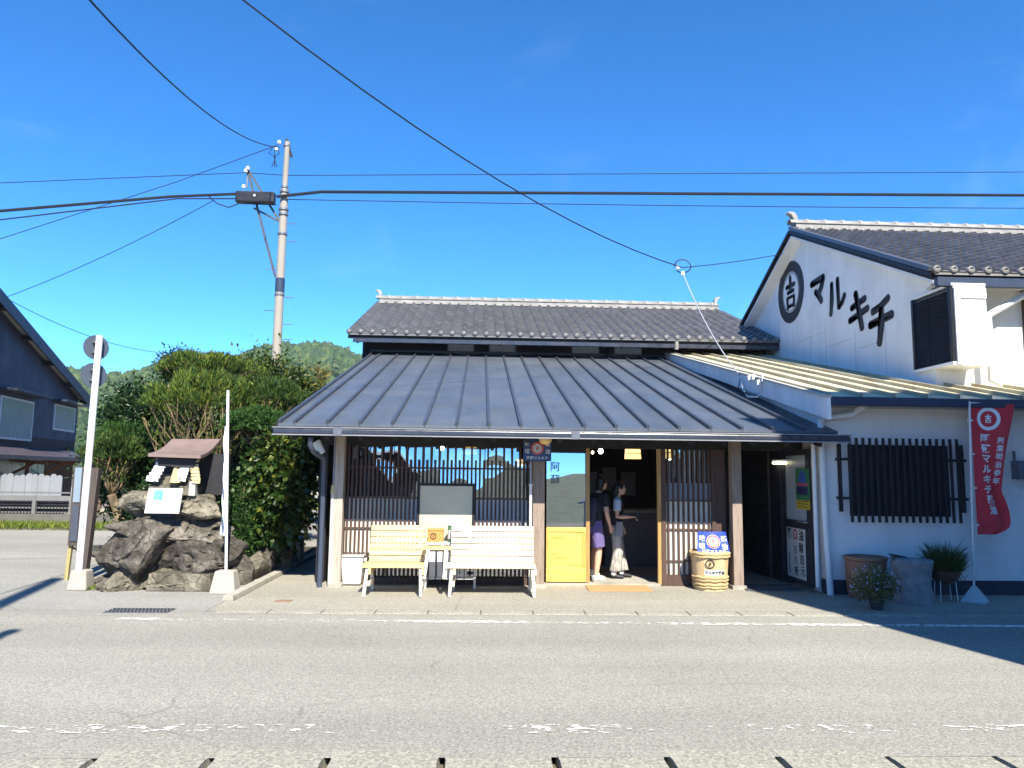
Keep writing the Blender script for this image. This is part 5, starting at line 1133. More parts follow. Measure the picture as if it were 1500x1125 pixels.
# ---------------------------------------------------------------- benches
def bench(label, px0, px1, M_pine):
    x0, x1 = at(px0, 830, Y=10.15).x, at(px1, 830, Y=10.15).x
    t = thing('pine_bench', label, 'bench', ((x0 + x1) / 2, 10.3, 0), 'pine benches before the shop')
    for k in range(6):
        z0 = .405 + k * .081; y0 = 10.535 + k * .026
        MB().hexa([(x0 + .03, y0 - .018, z0), (x1, y0 - .018, z0), (x1, y0 + .010, z0), (x0 + .03, y0 + .010, z0), (x0 + .03, y0 + .004, z0 + .069), (x1, y0 + .004, z0 + .069), (x1, y0 + .032, z0 + .069), (x0 + .03, y0 + .032, z0 + .069)]).build('back_slat', M_pine, t, bevel=.004)
    for k in range(4):
        y = 10.12 + k * .102; box(x0 - .02, x1 + .0, y, y + .094, .365, .40).build('seat_slat', M_pine, t, bevel=.004)
    for x in (x0 + .06, x1 - .045):
        MB().bar((x, 10.19, .362), (x - .02 if x < (x0 + x1) / 2 else x + .02, 10.06, .0), .038, .075, (0, 1, 0)).build('leg', M_pineleg, t, bevel=.004)
        MB().bar((x + .01, 10.50, .33), (x + .01, 10.66, 0), .038, .085, (0, 1, 0)).build('leg', M_pineleg, t, bevel=.004)
        box(x + .020, x + .055, 10.10, 10.60, .285, .362).build('seat_rail', M_pine, t, bevel=.003)
        box(x + .012, x + .04, 10.13, 10.58, .13, .19).build('stretcher', M_pineleg, t, bevel=.003)
        MB().bar((x + .0, 10.56, .30), (x + .0, 10.72, .87), .04, .05, (0, 1, 0)).build('back_support', M_pineleg, t, bevel=.003)
    return t, x0, x1
bl, blx0, blx1 = bench('shorter slatted pine bench standing next to the white bin', 531, 621, M_pine)
br, brx0, brx1 = bench('longer slatted pine bench reaching to the middle post', 655, 785, wood('bleached_pine', (.66, .57, .41), (.55, .44, .27), 'x', 4, .6))
# shelf joining the two benches, fixed to the shorter one
box(blx1 - .04, brx0 + .04, 10.28, 10.56, .585, .615).build('arm_shelf', M_pine, bl, bevel=.003)
MB().bar((blx1 + .045, 10.27, .583), (blx1 + .0, 10.16, .22), .045, .06, (0, 1, 0)).build('shelf_support', M_pineleg, bl, bevel=.003)
MB().bar((brx0 - .02, 10.27, .583), (brx0 - .035, 10.16, .22), .045, .06, (0, 1, 0)).build('shelf_support', M_pineleg, bl, bevel=.003)
# things around the benches
bn = thing('plastic_bin', 'white plastic bin with grey lid beside the shorter bench', 'bin', at(516, 858, Z=0)); q = wl(bn); Xb = at(500, 830, Y=q.y).x, at(532, 830, Y=q.y).x
MB().hexa([(Xb[0] + .03, q.y - .02, .02), (Xb[1] - .03, q.y - .02, .02), (Xb[1] - .03, q.y + .25, .02), (Xb[0] + .03, q.y + .25, .02), (Xb[0], q.y - .05, .40), (Xb[1], q.y - .05, .40), (Xb[1], q.y + .28, .40), (Xb[0], q.y + .28, .40)]).build('tub', M_wh, bn, bevel=.015)
box(Xb[0] - .015, Xb[1] + .015, q.y - .065, q.y + .29, .402, .425).build('lid', P('grey_lid', (.42, .42, .40), .5, .08), bn, bevel=.008)
for x in (Xb[0] - .02, Xb[1] + .02): box(x - .02, x + .02, q.y, q.y + .1, .34, .38).build('handle', M_wh, bn, bevel=.008)
tb_ = thing('white_table', 'low white table behind the gap between the benches', 'table', (at(655, 830, Y=10.86).x, 10.86, 0)); q = wl(tb_)
box(q.x - .33, q.x + .42, 10.76, 10.98, .61, .64).build('top', M_wh, tb_)
for x in (q.x - .3, q.x + .39):
    for y in (10.78, 10.96): box(x - .015, x + .015, y - .015, y + .015, 0, .61).build('leg', M_wh, tb_)
for k in range(5): box(q.x - .25 + k * .11, q.x - .16 + k * .11, 10.80, 10.95, .16, .50).build('stored_box', M_wh, tb_)
box(q.x - .30, q.x + .39, 10.785, 10.965, .13, .155).build('lower_shelf', M_wh, tb_)
for k in range(6): box(q.x - .26 + k * .1, q.x - .25 + k * .1, 10.755, 10.765, .13, .55).build('guard_bar', M_black, tb_)
gd = thing('green_tin', 'green and white tin drum standing between the benches', 'tin', (at(667, 790, Y=10.85).x, 10.85, .64)); q = wl(gd)
lathe([(.105, 0), (.11, .01), (.11, .05)], 24, q).build('can', P('green_tin_paint', (.10, .22, .11), .4, .1), gd, auto=40)
lathe([(.1102, .051), (.1102, .17)], 24, q, cap=False).build('label_band', M_wh, gd, smooth=True)
lathe([(.11, .171), (.11, .215), (.10, .235)], 24, q).build('can', P('green_tin_paint', (.10, .22, .11), .4, .1), gd, auto=40); lathe([(.118, .236), (.118, .25), (.09, .262)], 24, q).build('lid', M_wh, gd, auto=40)
put('emblem_ring', ring_mesh('emblem_ring', .028, .043, P('blue_print', (.03, .07, .25), .5, .1)), gd, q + Vector((-.02, -.112, .11)), FRONT)
wbx = thing('wooden_box', 'small orange wooden box with round black mark between the benches', 'box', (at(637, 790, Y=10.82).x, 10.82, .64)); q = wl(wbx)
box(q.x - .1, q.x + .12, 10.77, 10.93, .64, .80).build('body', wood('orange_box_wood', (.55, .27, .08), (.42, .19, .05), 'x', 4, .6, False), wbx, bevel=.006); box(q.x - .11, q.x + .13, 10.76, 10.94, .802, .825).build('lid', wood('orange_box_wood', (.55, .27, .08), (.42, .19, .05), 'x'), wbx, bevel=.004)
put('emblem_ring', ring_mesh('emblem_ring', .032, .044, M_ink), wbx, (q.x - .02, 10.765, .725), FRONT); put('emblem_character', strokes('emblem_character', KICHI, 1, M_ink), wbx, (q.x - .02, 10.764, .725), FRONT, (.026, .026, .3))
bt = thing('bottle', 'slim white bottle with green base on the white table', 'bottle', (at(683, 780, Y=10.88).x, 10.88, .64)); q = wl(bt)
lathe([(.03, 0), (.032, .01), (.032, .10)], 14, q).build('body', P('bottle_green', (.05, .28, .12), .25, .1), bt, auto=40); lathe([(.03, .101), (.024, .13), (.022, .24), (.012, .25)], 14, q).build('neck', M_wh, bt, auto=40)
ma, mb2, mc2, md = at(863, 867, Z=0), at(957, 867, Z=0), at(944, 856, Z=0), at(856, 856, Z=0)
b = MB(); pz = [(p.x, p.y) for p in (ma, mb2, mc2, md)]; b.hexa([(x, y, .003) for x, y in pz] + [(x, y, .016) for x, y in pz]); tag(b.build('door_mat', P('tan_mat', (.50, .28, .13), .95, .12, 30, .4, 120), bevel=.004), 'orange-tan door mat lying before the open shop doorway', 'mat')

# ---------------------------------------------------------------- barrel and blue enamel sign
bx = thing('wooden_barrel', 'pale wooden barrel with rope hoops before the short lattice panel', 'barrel', (at(1042, 840, Y=10.9).x - .02, 10.9, 0)); q = wl(bx); q.z = 0
def br_r(z): return .225 + .045 * (z / .56)
M_stave = wood('barrel_stave', (.66, .50, .28), (.54, .36, .17), 'z', 4, .6, False, .22)
NS = 20
for k in range(NS):
    a0, a1 = 2 * math.pi * k / NS, 2 * math.pi * (k + .975) / NS; b = MB(); vs = []
    for z in (0, .545):
        for rr_, aa in ((br_r(z), a0), (br_r(z) * 1.004, (a0 + a1) / 2), (br_r(z), a1), (br_r(z) - .02, a1), (br_r(z) - .02, a0)): vs.append((q.x + rr_ * math.cos(aa), q.y + rr_ * math.sin(aa), z))
    b.add(vs, [(0, 1, 6, 5), (1, 2, 7, 6), (2, 3, 8, 7), (3, 4, 9, 8), (4, 0, 5, 9), (0, 4, 3, 2, 1), (5, 6, 7, 8, 9)]); b.build('stave', M_stave, bx)
lathe([(.0, .50), (br_r(.5) - .025, .50)], 24, q, cap=False).build('barrel_head', M_stave, bx)
M_hoop = P('braided_bamboo', (.52, .37, .19), .75, .3, 25, .6, 60, stretch=(1, 1, 3))
for z, r_ in ((.515, .024), (.475, .022), (.185, .02), (.145, .02), (.09, .02), (.05, .016)):
    R0 = br_r(z); tube([(q.x + (R0 + .006) * math.cos(t), q.y + (R0 + .006) * math.sin(t), z + .006 * math.sin(9 * t)) for t in np.linspace(0, 2 * math.pi, 41)], r_, 6, cap=False).build('hoop', M_hoop, bx, smooth=True)
lab = MB(); n = 10; vs = []; aL, aR = rad(-90 - 34), rad(-90 + 33)
for i in range(n + 1):
    a = aL + (aR - aL) * i / n
    for z in (.225, .295): vs.append((q.x + (br_r(z) + .004) * math.cos(a), q.y + (br_r(z) + .004) * math.sin(a), z))
lab.add(vs, [(2 * i, 2 * i + 2, 2 * i + 3, 2 * i + 1) for i in range(n)]); lab.build('paper_label', M_wh, bx)
for i, ch in enumerate('マルキチ醤油'):
    a = rad(-90) + (i - 2.5) * rad(10.6); rr_ = br_r(.26) + .009; nn = Vector((math.cos(a), math.sin(a), 0)); put('lettering', text_mesh(ch, .052, M_ink, .025), bx, (q.x + rr_ * nn.x, q.y + rr_ * nn.y, .26), frame(Vector((-nn.y, nn.x, 0)), (0, 0, 1)))
a = rad(-90 - 16); nn = Vector((math.cos(a), math.sin(a), 0)); emblem(bx, Vector((q.x, q.y, .385)) + nn * (br_r(.385) + .008), frame(Vector((-nn.y, nn.x, 0)), (-nn.x * -.09, -nn.y * -.09, 1)), .063, M_ink, M_ink, None, .2, .62)
bs = thing('enamel_sign', 'bright blue enamel sign with red ring emblem leaning in the barrel', 'sign', q + Vector((0, .02, .5))); s_ = wl(bs)
Rb = frame((1, .02, 0), (0, .32, 1)); Mblue = P('enamel_blue', (.012, .05, .62), .25, .08, 3, .02)
def on_blue(x, y, z=.007): return s_ + Rb @ Vector((x, y, z)) + Vector((.02, -.16, .0))
put('plate', MB().prism([(-.25, 0, 0), (.24, 0, 0), (.21, .33, 0), (-.19, .33, 0)], (0, 0, 0), (0, 0, .008)).mesh('plate', Mblue), bs, on_blue(0, 0, -.008), Rb)
put('emblem_field', disc_mesh('emblem_field', .098, M_wh, .004), bs, on_blue(.01, .185, .004), Rb); put('emblem_ring', ring_mesh('emblem_ring', .072, .092, M_red), bs, on_blue(.01, .185, .009), Rb); put('emblem_character', strokes('emblem_character', KICHI, 1, M_red), bs, on_blue(.01, .185, .008), Rb, (.055, .055, .3))
for ch, x, y in (('味', -.145, .235), ('噌', -.16, .125), ('醤', .165, .225), ('油', .165, .115)): put('lettering', text_mesh(ch, .085, M_wh, .035), bs, on_blue(x, y, .004), Rb)
put('lettering', text_mesh('阿蘇マルキチ', .06, M_wh, .035), bs, on_blue(.01, .04, .004), Rb)

# hanging shop sign and lamps under the eave
hg = thing('hanging_sign', 'dark blue enamel shop sign with red round emblem hung under the eave', 'sign', at(787, 700, Y=10.75)); hc = at(787, 659, Y=10.75); Mb2 = P('old_enamel_blue', (.02, .05, .16), .35, .12, 3, .02)
hw, hh = (at(806, 660, Y=10.75).x - at(765, 660, Y=10.75).x) / 2, .20
box(hc.x - hw, hc.x + hw, 10.74, 10.756, hc.z - .16, hc.z + .16).build('plate', Mb2, hg)
ec2 = (hc.x, 10.734, hc.z + .02); put('emblem_field', disc_mesh('emblem_field', .092, P('dull_white', (.5, .5, .5), .5, .06), .004), hg, Vector(ec2), FRONT); put('emblem_ring', ring_mesh('emblem_ring', .066, .09, M_red), hg, Vector(ec2) + Vector((0, -.004, 0)), FRONT); put('emblem_character', strokes('emblem_character', KICHI, 1, M_red), hg, Vector(ec2) + Vector((0, -.003, 0)), FRONT, (.05, .05, .3))
for ch, x, y in (('味', -.145, .085), ('噌', -.145, -.02), ('醤', .145, .085), ('油', .145, -.02)): put('lettering', text_mesh(ch, .075, P('dull_white', (.5, .5, .5), .5, .06), .02), hg, (hc.x + x, 10.737, hc.z + y), FRONT)
put('lettering', text_mesh('阿蘇マルキチ', .052, P('dull_white', (.5, .5, .5), .5, .06), .02), hg, (hc.x, 10.737, hc.z - .115), FRONT)
for x in (-.15, .15): tube([(hc.x + x, 10.75, hc.z + .16), (hc.x + x, 10.80, 2.2)], .005, 5).build('wire', M_black, hg)
dl = thing('dome_lamp', 'round yellow dome lamp under the eave beside the hanging sign', 'lamp', at(799, 641, Y=10.55)); q = wl(dl)
lathe([(.0, -.10), (.05, -.09), (.085, -.055), (.098, 0), (.098, .05)], 18, q).build('shade', P('lamp_cream', (.72, .52, .22), .4, .06), dl, smooth=True); tube([q + Vector((0, 0, .05)), q + Vector((0, 0, .2))], .01, 6).build('stem', M_black, dl)
def bulb(px, py, Y, r, s, label, c=(1, .9, .7)):
    p = at(px, py, Y=Y); t = thing('bulb_lamp', label, 'lamp', p); lathe([(0, -r), (r * .7, -r * .7), (r, 0), (r * .7, r * .7), (r * .3, r * 1.3)], 12, p).build('bulb', emis('bulb_glow_%d' % s, c, s), t, smooth=True); tube([p + Vector((0, 0, r)), (p.x, p.y, 2.36)], .006, 5).build('cord', M_black, t)
bulb(648, 657, 12.2, .035, 14, 'bare lit bulb behind the large lattice window')
bulb(880, 661, 13.0, .045, 14, 'lit ceiling bulb inside the open doorway'); bulb(981, 672, 12.4, .025, 9, 'tiny lit bulb behind the short lattice panel', (1, .75, .4)); bulb(868, 663, 14.0, .025, 9, 'second smaller lit bulb deep inside the open doorway')
def paper_lamp(px, py, Y, w_, h_, label, on):
    p = at(px, py, Y=Y); t = thing('paper_lantern', label, 'lantern', p); m = emis('paper_glow' if on else 'paper_dim', (.9, .55, .18), 1.1 if on else .25)
    for s in (-1, 1): MB().hexa([(p.x + s * w_ * .52 - w_ * .45, p.y, p.z - h_), (p.x + s * w_ * .52 + w_ * .45, p.y, p.z - h_), (p.x + s * w_ * .5 + w_ * .45, p.y + w_, p.z - h_), (p.x + s * w_ * .5 - w_ * .45, p.y + w_, p.z - h_), (p.x + s * w_ * .45 - w_ * .4, p.y, p.z + h_), (p.x + s * w_ * .45 + w_ * .4, p.y, p.z + h_), (p.x + s * w_ * .45 + w_ * .4, p.y + w_, p.z + h_), (p.x + s * w_ * .45 - w_ * .4, p.y + w_, p.z + h_)]).build('paper_shade', m, t)
    box(p.x - w_ * 1.02, p.x + w_ * 1.02, p.y - .006, p.y - .001, p.z - .006, p.z + .006).build('frame_strip', M_black, t); tube([p + Vector((0, w_ / 2, h_)), (p.x, p.y + w_ / 2, 2.36)], .006, 5).build('cord', M_black, t)
paper_lamp(928, 664, 12.3, .13, .09, 'amber paper lantern hanging inside the open doorway', True)
paper_lamp(979, 663, 12.0, .045, .10, 'amber paper lantern behind the short lattice panel', True)
paper_lamp(761, 678, 11.9, .06, .055, 'small yellow paper lantern at the right end of the large lattice window', True)
paper_lamp(690, 658, 12.2, .10, .085, 'dim orange paper lantern behind the large lattice window', False)
fl = thing('tube_light', 'lit fluorescent tube inside the dark side entrance', 'lamp', at(1149, 678, Y=11.45)); q = wl(fl); tube([q + Vector((-.1, .2, 0)), q + Vector((.12, -.2, .0))], .018, 8).build('tube', emis('tube_glow', (1, .9, .55), 5), fl); box(q.x - .12, q.x + .14, q.y - .22, q.y + .22, q.z + .03, q.z + .05).build('fitting', M_wh, fl)
# shop interior
ct = thing('sales_counter', 'dim sales counter inside the shop', 'counter', (2.9, 13.6, 0)); box(2.2, 3.6, 13.2, 13.9, .02, .95).build('body', P('dim_counter', (.14, .13, .13), .6, .15), ct); box(2.15, 3.65, 13.15, 13.95, .952, .99).build('top', P('counter_top', (.25, .22, .2), .4, .1), ct)
for i in range(3):
    o = box(2.3 + i * .42, 2.6 + i * .42, 16.57, 16.6, 1.15 + .1 * (i % 2), 1.65 + .1 * (i % 2)).build('wall_poster', P('dim_poster', (.26, .26, .28), .6, .15)); tag(o, ('left wall poster at the back of the shop', 'middle wall poster at the back of the shop', 'right wall poster at the back of the shop')[i], 'poster')
sf = thing('display_shelf', 'dark display shelf with bottles inside the shop window', 'shelf', (-.6, 12.6, 0))
for z in (.4, .8, 1.2, 1.6): box(-1.8, .6, 12.4, 12.8, z, z + .03).build('shelf_board', M_inner, sf)
for x in (-1.8, .58): box(x, x + .03, 12.4, 12.8, .02, 1.7).build('upright', M_inner, sf)
bmh = lathe([(.04, 0), (.042, .15), (.018, .21), (.018, .26)], 10).mesh('bottle', P('dark_soy_bottle', (.05, .03, .025), .2, .2), smooth=True)
for i in range(18): o = link('bottle', bmh, None, (-1.7 + i * .13, 12.5, .83)); tag(o, 'dark bottle standing on the display shelf inside the window', 'bottle', 'bottles on the display shelf')
cr = thing('display_stand', 'white round product display behind the lower edge of the door glass', 'display', (at(828, 765, Y=11.6).x, 11.6, 0)); q = wl(cr)
tube([(q.x, 11.6, .02), (q.x, 11.6, .70)], .03, 8).build('stand', M_black, cr); lathe([(.15, .70), (.16, .82), (.14, .90), (.06, .94)], 18, (q.x, 11.6, 0)).build('basket', P('cream_basket', (.5, .45, .38), .7, .2), cr, auto=50); tube([(q.x + .15 * math.cos(t), 11.6 + .15 * math.sin(t), .89) for t in np.linspace(0, 6.283, 25)], .012, 6).build('rim', M_red, cr)

# ---------------------------------------------------------------- posters on the swung door leaf
fx = lx - .003
def dleaf(px, py): return at(px, py, X=fx)
pz0, pz1 = dleaf(1183, 690), dleaf(1183, 748)
ps = thing('event_poster', 'green and blue event poster with a yellow strip on the side door', 'poster', (fx, 11.0, 1.2)); y0, y1 = dleaf(1186, 720).y, dleaf(1166, 720).y
zt_, zm_, zb2 = dleaf(1176, 686).z, dleaf(1176, 732).z, dleaf(1176, 746).z
b = box(fx - .003, fx, y0, y1, zm_, zt_).build('sheet', P('poster_green', (.05, .20, .09), .5, .35, 14), ps)
c_ = Vector((fx - .004, (y0 + y1) / 2, zt_ - .16)); put('printed_picture', disc_mesh('printed_picture', .13, P('poster_blue', (.05, .12, .42), .5, .4, 14), .002), ps, c_, SIDE, (.9, 1, 1))
box(fx - .006, fx - .004, y0 + .05, y1 - .05, zm_ + .20, zm_ + .24).build('printed_picture', P('poster_pink', (.5, .08, .16), .5, .2), ps); box(fx - .006, fx - .004, y0 + .06, y1 - .05, zm_ + .07, zm_ + .19).build('printed_picture', P('poster_navy', (.03, .03, .10), .5, .3, 12), ps)
yl = box(fx - .003, fx, y0, y1 - .01, zb2, zm_ - .005).build('yellow_strip', P('poster_yellow', (.62, .45, .03), .5, .08), ps)
for k in range(3): box(fx - .0045, fx - .0031, y0 + .04, y1 - .05, zb2 + .03 + k * .04, zb2 + .045 + k * .04).build('printed_line', P('print_grey', (.2, .17, .05), .6, .5, 40), ps)
sb_ = thing('direct_sale_sign', 'white sign board with bold black brush characters on the side door', 'sign', (fx, 11.0, .2)); y0, y1 = ly0 + .16, ly1 - .14; z0_, z1_ = .14, .86
box(fx - .012, fx, y0, y1, z0_, z1_).build('board', P('off_white_board', (.66, .64, .60), .5, .06), sb_)
ym, yr_, yl_ = (y0 + y1) / 2, y0, y1
def bs_(ch, y, z, s, bold=.03, m=M_ink): put('lettering', text_mesh(ch, s, m, bold), sb_, (fx - .0135, y, z), SIDE)
bs_('醤', yl_ - .11, z1_ - .09, .17, .016); bs_('油', yr_ + .11, z1_ - .09, .17, .02)
put('emblem_ring', ring_mesh('emblem_ring', .052, .078, M_red), sb_, (fx - .014, ym, z1_ - .09), SIDE); put('emblem_character', strokes('emblem_character', KICHI, 1, M_red), sb_, (fx - .014, ym, z1_ - .09), SIDE, (.042, .042, .3))
for i, ch in enumerate('醸造元'): bs_(ch, yr_ + .12 - .02 * i, z1_ - .27 - .165 * i, .155, .010)
for i, ch in enumerate('直売所'): bs_(ch, ym + .01 - .01 * i, z1_ - .31 - .155 * i, .14, .004 if i < 2 else .02, M_ink if i == 2 else P('thin_ink', (.16, .16, .17), .7, .1))
for k in range(9): box(fx - .0135, fx - .0122, yl_ - .10, yl_ - .06, z0_ + .05 + k * .035, z0_ + .072 + k * .035).build('small_print', M_ink, sb_)

# ---------------------------------------------------------------- red banner at the right
rb0 = at(1428, 882, Z=0); ban = thing('red_banner', 'tall red banner with white characters on a pole beside the grille', 'banner', rb0); top = at(1420, 588, Y=rb0.y)
lathe([(.20, 0), (.20, .02), (.05, .19), (.04, .21)], 4, rb0).build('base', P('pale_base', (.5, .54, .55), .5, .06), ban, bevel=.01)
tube([rb0 + Vector((0, 0, .18)), top], .014, 10).build('pole', M_wpipe, ban, auto=60); pj = rb0.lerp(top, .52); tube([pj, pj + Vector((0, 0, .05))], .02, 10).build('pole_joint', M_wpipe, ban)
tube([top + Vector((0, 0, -.02)), top + Vector((.62, .02, .0))], .01, 8).build('cross_pole', M_wpipe, ban)
n, mcol = 34, 12; vs = []; fs = []
def bw(t):   # banner outline: offsets of left and right edges at height fraction t (0 top)
    l = .02 + .055 * t; r = .62 - .20 * min(1, t / .66) ** 1.1
    if t > .66: r = .42 + .13 * math.sin((t - .66) / .26 * math.pi / 2) if t < .92 else .55 - .20 * ((t - .92) / .08) ** 2
    return l, r
zt_, zb_2 = top.z - .03, at(1450, 783, Y=rb0.y).z
def bpt(u, t, o=0.0):
    l, r = bw(t); x = top.x + (rb0.x - top.x) * t * .65 + l + (r - l) * u; fold = (.035 * math.sin(u * 5 + t * 5) + .05 * math.sin(u * 9 - t * 7) * t) * u
    return Vector((x, rb0.y + .02 + fold - o, zt_ + (zb_2 - zt_) * (t - .03 * u * (1 - t) * -1 if False else t) - .02 * u * math.sin(t * 3)))
for i in range(n + 1):
    for k in range(mcol + 1): vs.append(bpt(k / mcol, i / n))
fs = [(i * (mcol + 1) + k, i * (mcol + 1) + k + 1, (i + 1) * (mcol + 1) + k + 1, (i + 1) * (mcol + 1) + k) for i in range(n) for k in range(mcol)]
b = MB(); b.add(vs, fs); cl = b.build('cloth', P('red_cloth', (.58, .035, .05), .75, .1, 5, .15, 60), ban, smooth=True)
M_bw = P('banner_white', (.74, .74, .74), .8, .05)
def wrap(me, u, t, s):   # lay flat lettering onto the cloth
    for v in me.vertices:
        x, y = v.co.x * s, v.co.y * s; l, r = bw(t); p = bpt(u + x / (r - l), t - y / (zt_ - zb_2), .012 + v.co.z); v.co = p - wl(ban)
    return me
def wput(nm, me, u, t, s): link(nm, wrap(me, u, t, s), ban, wl(ban))
wput('emblem_ring', ring_mesh('emblem_ring', .70, 1.0, M_bw, .002), .42, .115, .155); wput('emblem_character', strokes('emblem_character', KICHI, 1, M_bw, .002), .42, .115, .105)
for i, ch in enumerate('阿蘇マルキチ醤油'): wput('lettering', text_mesh(ch, 1, M_bw, .03, .001), .34 + .018 * i + (.03 if i > 4 else 0), .265 + .078 * i, .125)
for i, ch in enumerate('創業明治参年'): wput('lettering', text_mesh(ch, 1, M_bw, .02, .001), .72 + .01 * i, .275 + .062 * i, .095)
for t in (.13, .39, .65, .93): p = bpt(0, t); box(p.x - .05, p.x + .02, p.y - .012, p.y + .008, p.z - .012, p.z + .012).build('loop_tab', M_bw, ban)

# ---------------------------------------------------------------- pots along the store wall
def rootpos(px, py): return at(px, py, Z=0)
pt_ = thing('terracotta_jar', 'large brown cylindrical jar with thick rim against the white wall', 'pot', rootpos(1270, 876)); q = wl(pt_)
lathe([(.21, 0), (.24, .06), (.255, .30), (.262, .50), (.28, .515), (.282, .555), (.25, .56), (.235, .50), (.22, .2), (.0, .18)], 32, q, cap=False).build('jar', P('brown_ceramic', (.23, .12, .075), .55, .15, 3, .1, 30), pt_, auto=40)
ms = thing('stone_mortar', 'grey waisted stone mortar standing beside the brown jar', 'mortar', rootpos(1338, 884)); q = wl(ms)
lathe([(.245, 0), (.25, .06), (.225, .2), (.215, .30), (.235, .44), (.26, .55), (.25, .565), (.2, .55), (.12, .42), (0, .4)], 30, q, cap=False).build('body', P('granite', (.20, .21, .22), .85, .25, 12, .4, 50), ms, auto=40)
for k in range(3): tube([q + Vector((-.25, -.05, .55)), q + Vector((-.28 - .03 * k, -.07, .60 + .02 * k)), q + Vector((-.12, -.1, .60))], .008, 5).build('wire_handle', M_black, ms)
fp = thing('flowering_plant', 'bushy pale-flowered plant in a small pot before the brown jar', 'plant', rootpos(1285, 893)); q = wl(fp)
lathe([(.07, 0), (.10, .12), (.105, .13), (.09, .12), (0, .11)], 18, q, cap=False).build('pot', P('dark_pot', (.05, .05, .06), .5, .15), fp, auto=40)
cc, d = shell_points((q.x - .02, q.y, .30), (.30, .22, .22), 2600, 81, -.9, .95, .3, .1); me = leaf_mesh('leaves', cc, d + .8 * rng.randn(len(d), 3) + np.array([0, 0, .5]), .06, .016, leafmat('herb_leaf', [(0, (.05, .075, .03)), (.5, (.10, .13, .045)), (1, (.22, .21, .08))], .2)); me.transform(Matrix.Translation(-q)); link('leaves', me, fp, q)
b = MB()
for k in range(46): tube_tree(b, q + Vector((0, 0, .1)), Vector(cc[k * 37 % len(cc)]), .004, .002, .3, 4, 4)
b.build('stems', M_stem, fp)
cc2, d2 = shell_points((q.x - .02, q.y, .30), (.31, .23, .23), 150, 82, -.6, .2, .2); me = leaf_mesh('blossoms', cc2, d2 + rng.randn(len(d2), 3), .026, .024, P('pale_violet_petal', (.45, .47, .68), .6, .1)); me.transform(Matrix.Translation(-q)); link('blossoms', me, fp, q)
gp_ = thing('grass_bowl', 'grassy plant spilling from a brown bowl on a wire stand', 'plant', rootpos(1386, 880)); q = wl(gp_)
for k in range(4): a = k * 1.57 + .6; tube([q + Vector((.15 * math.cos(a), .15 * math.sin(a), 0)), q + Vector((.13 * math.cos(a), .13 * math.sin(a), .30))], .006, 6).build('stand_leg', M_wpipe, gp_)
tube([q + Vector((.135 * math.cos(t), .135 * math.sin(t), .29)) for t in np.linspace(0, 6.283, 25)], .006, 6).build('stand_ring', M_wpipe, gp_)
lathe([(.09, .23), (.15, .28), (.20, .37), (.205, .40), (.185, .395), (0, .36)], 24, q, cap=False).build('bowl', P('brown_bowl', (.12, .06, .045), .5, .15), gp_, auto=40)
n = 1300; a = rng.uniform(0, 6.283, n); rr_ = rng.rand(n) ** .5 * .17; bp_ = np.stack([q.x + rr_ * np.cos(a), q.y + rr_ * np.sin(a), np.full(n, .50) + .08 * rng.randn(n)], 1); dv = np.stack([np.cos(a) * (rr_ / .17) * .9, np.sin(a) * (rr_ / .17) * .9, np.ones(n)], 1) + .25 * rng.randn(n, 3); bp_ += dv * np.array([.07, .07, 0])
me = leaf_mesh('blades', bp_, dv, .28, .009, leafmat('sedge_leaf', [(0, (.03, .06, .015)), (.6, (.07, .11, .03)), (1, (.15, .17, .06))], .2)); me.transform(Matrix.Translation(-q)); link('blades', me, gp_, q)

# ---------------------------------------------------------------- the two people in the doorway
M_skin = P('skin', (.56, .34, .24), .55, .06, 6, .03, 60, rnd=0)
def ell(b, c, r, n=12):
    c = Vector(c); prof = [(math.sin(math.pi * i / n), -math.cos(math.pi * i / n)) for i in range(n + 1)]
    vs = []; m = 16
    for s, z in prof:
        for k in range(m): a = 2 * math.pi * k / m; vs.append(c + Vector((r[0] * s * math.cos(a), r[1] * s * math.sin(a), r[2] * z)))
    b.add(vs, [(i * m + k, i * m + (k + 1) % m, (i + 1) * m + (k + 1) % m, (i + 1) * m + k) for i in range(n) for k in range(m)])
def loft(b, rings, m=18):
    vs = []
    for c, rx, ry in rings:
        for k in range(m): a = 2 * math.pi * k / m; vs.append((c[0] + rx * math.cos(a), c[1] + ry * math.sin(a), c[2]))
    n = len(rings); b.add(vs, [(i * m + k, i * m + (k + 1) % m, (i + 1) * m + (k + 1) % m, (i + 1) * m + k) for i in range(n - 1) for k in range(m)] + [tuple(range(m))[::-1], tuple((n - 1) * m + k for k in range(m))])
def remesh(b, name, mat, vox, parent, R, sc_, it=3):
    me = b.mesh(name, mat); o = bpy.data.objects.new('tmp', me); col.objects.link(o)
    r = o.modifiers.new('r', 'REMESH'); r.mode = 'VOXEL'; r.voxel_size = vox; r.use_smooth_shade = True; s = o.modifiers.new('s', 'SMOOTH'); s.iterations = it; s.factor = .5
    bpy.context.view_layer.update(); m2 = bpy.data.meshes.new_from_object(o.evaluated_get(bpy.context.evaluated_depsgraph_get())); bpy.data.objects.remove(o); m2.name = name
    m2.materials.clear(); m2.materials.append(mat); m2.transform(Matrix.Scale(sc_, 4)); m2.transform(R.to_4x4())
    ob = link(name, m2, parent, wl(parent)); return ob
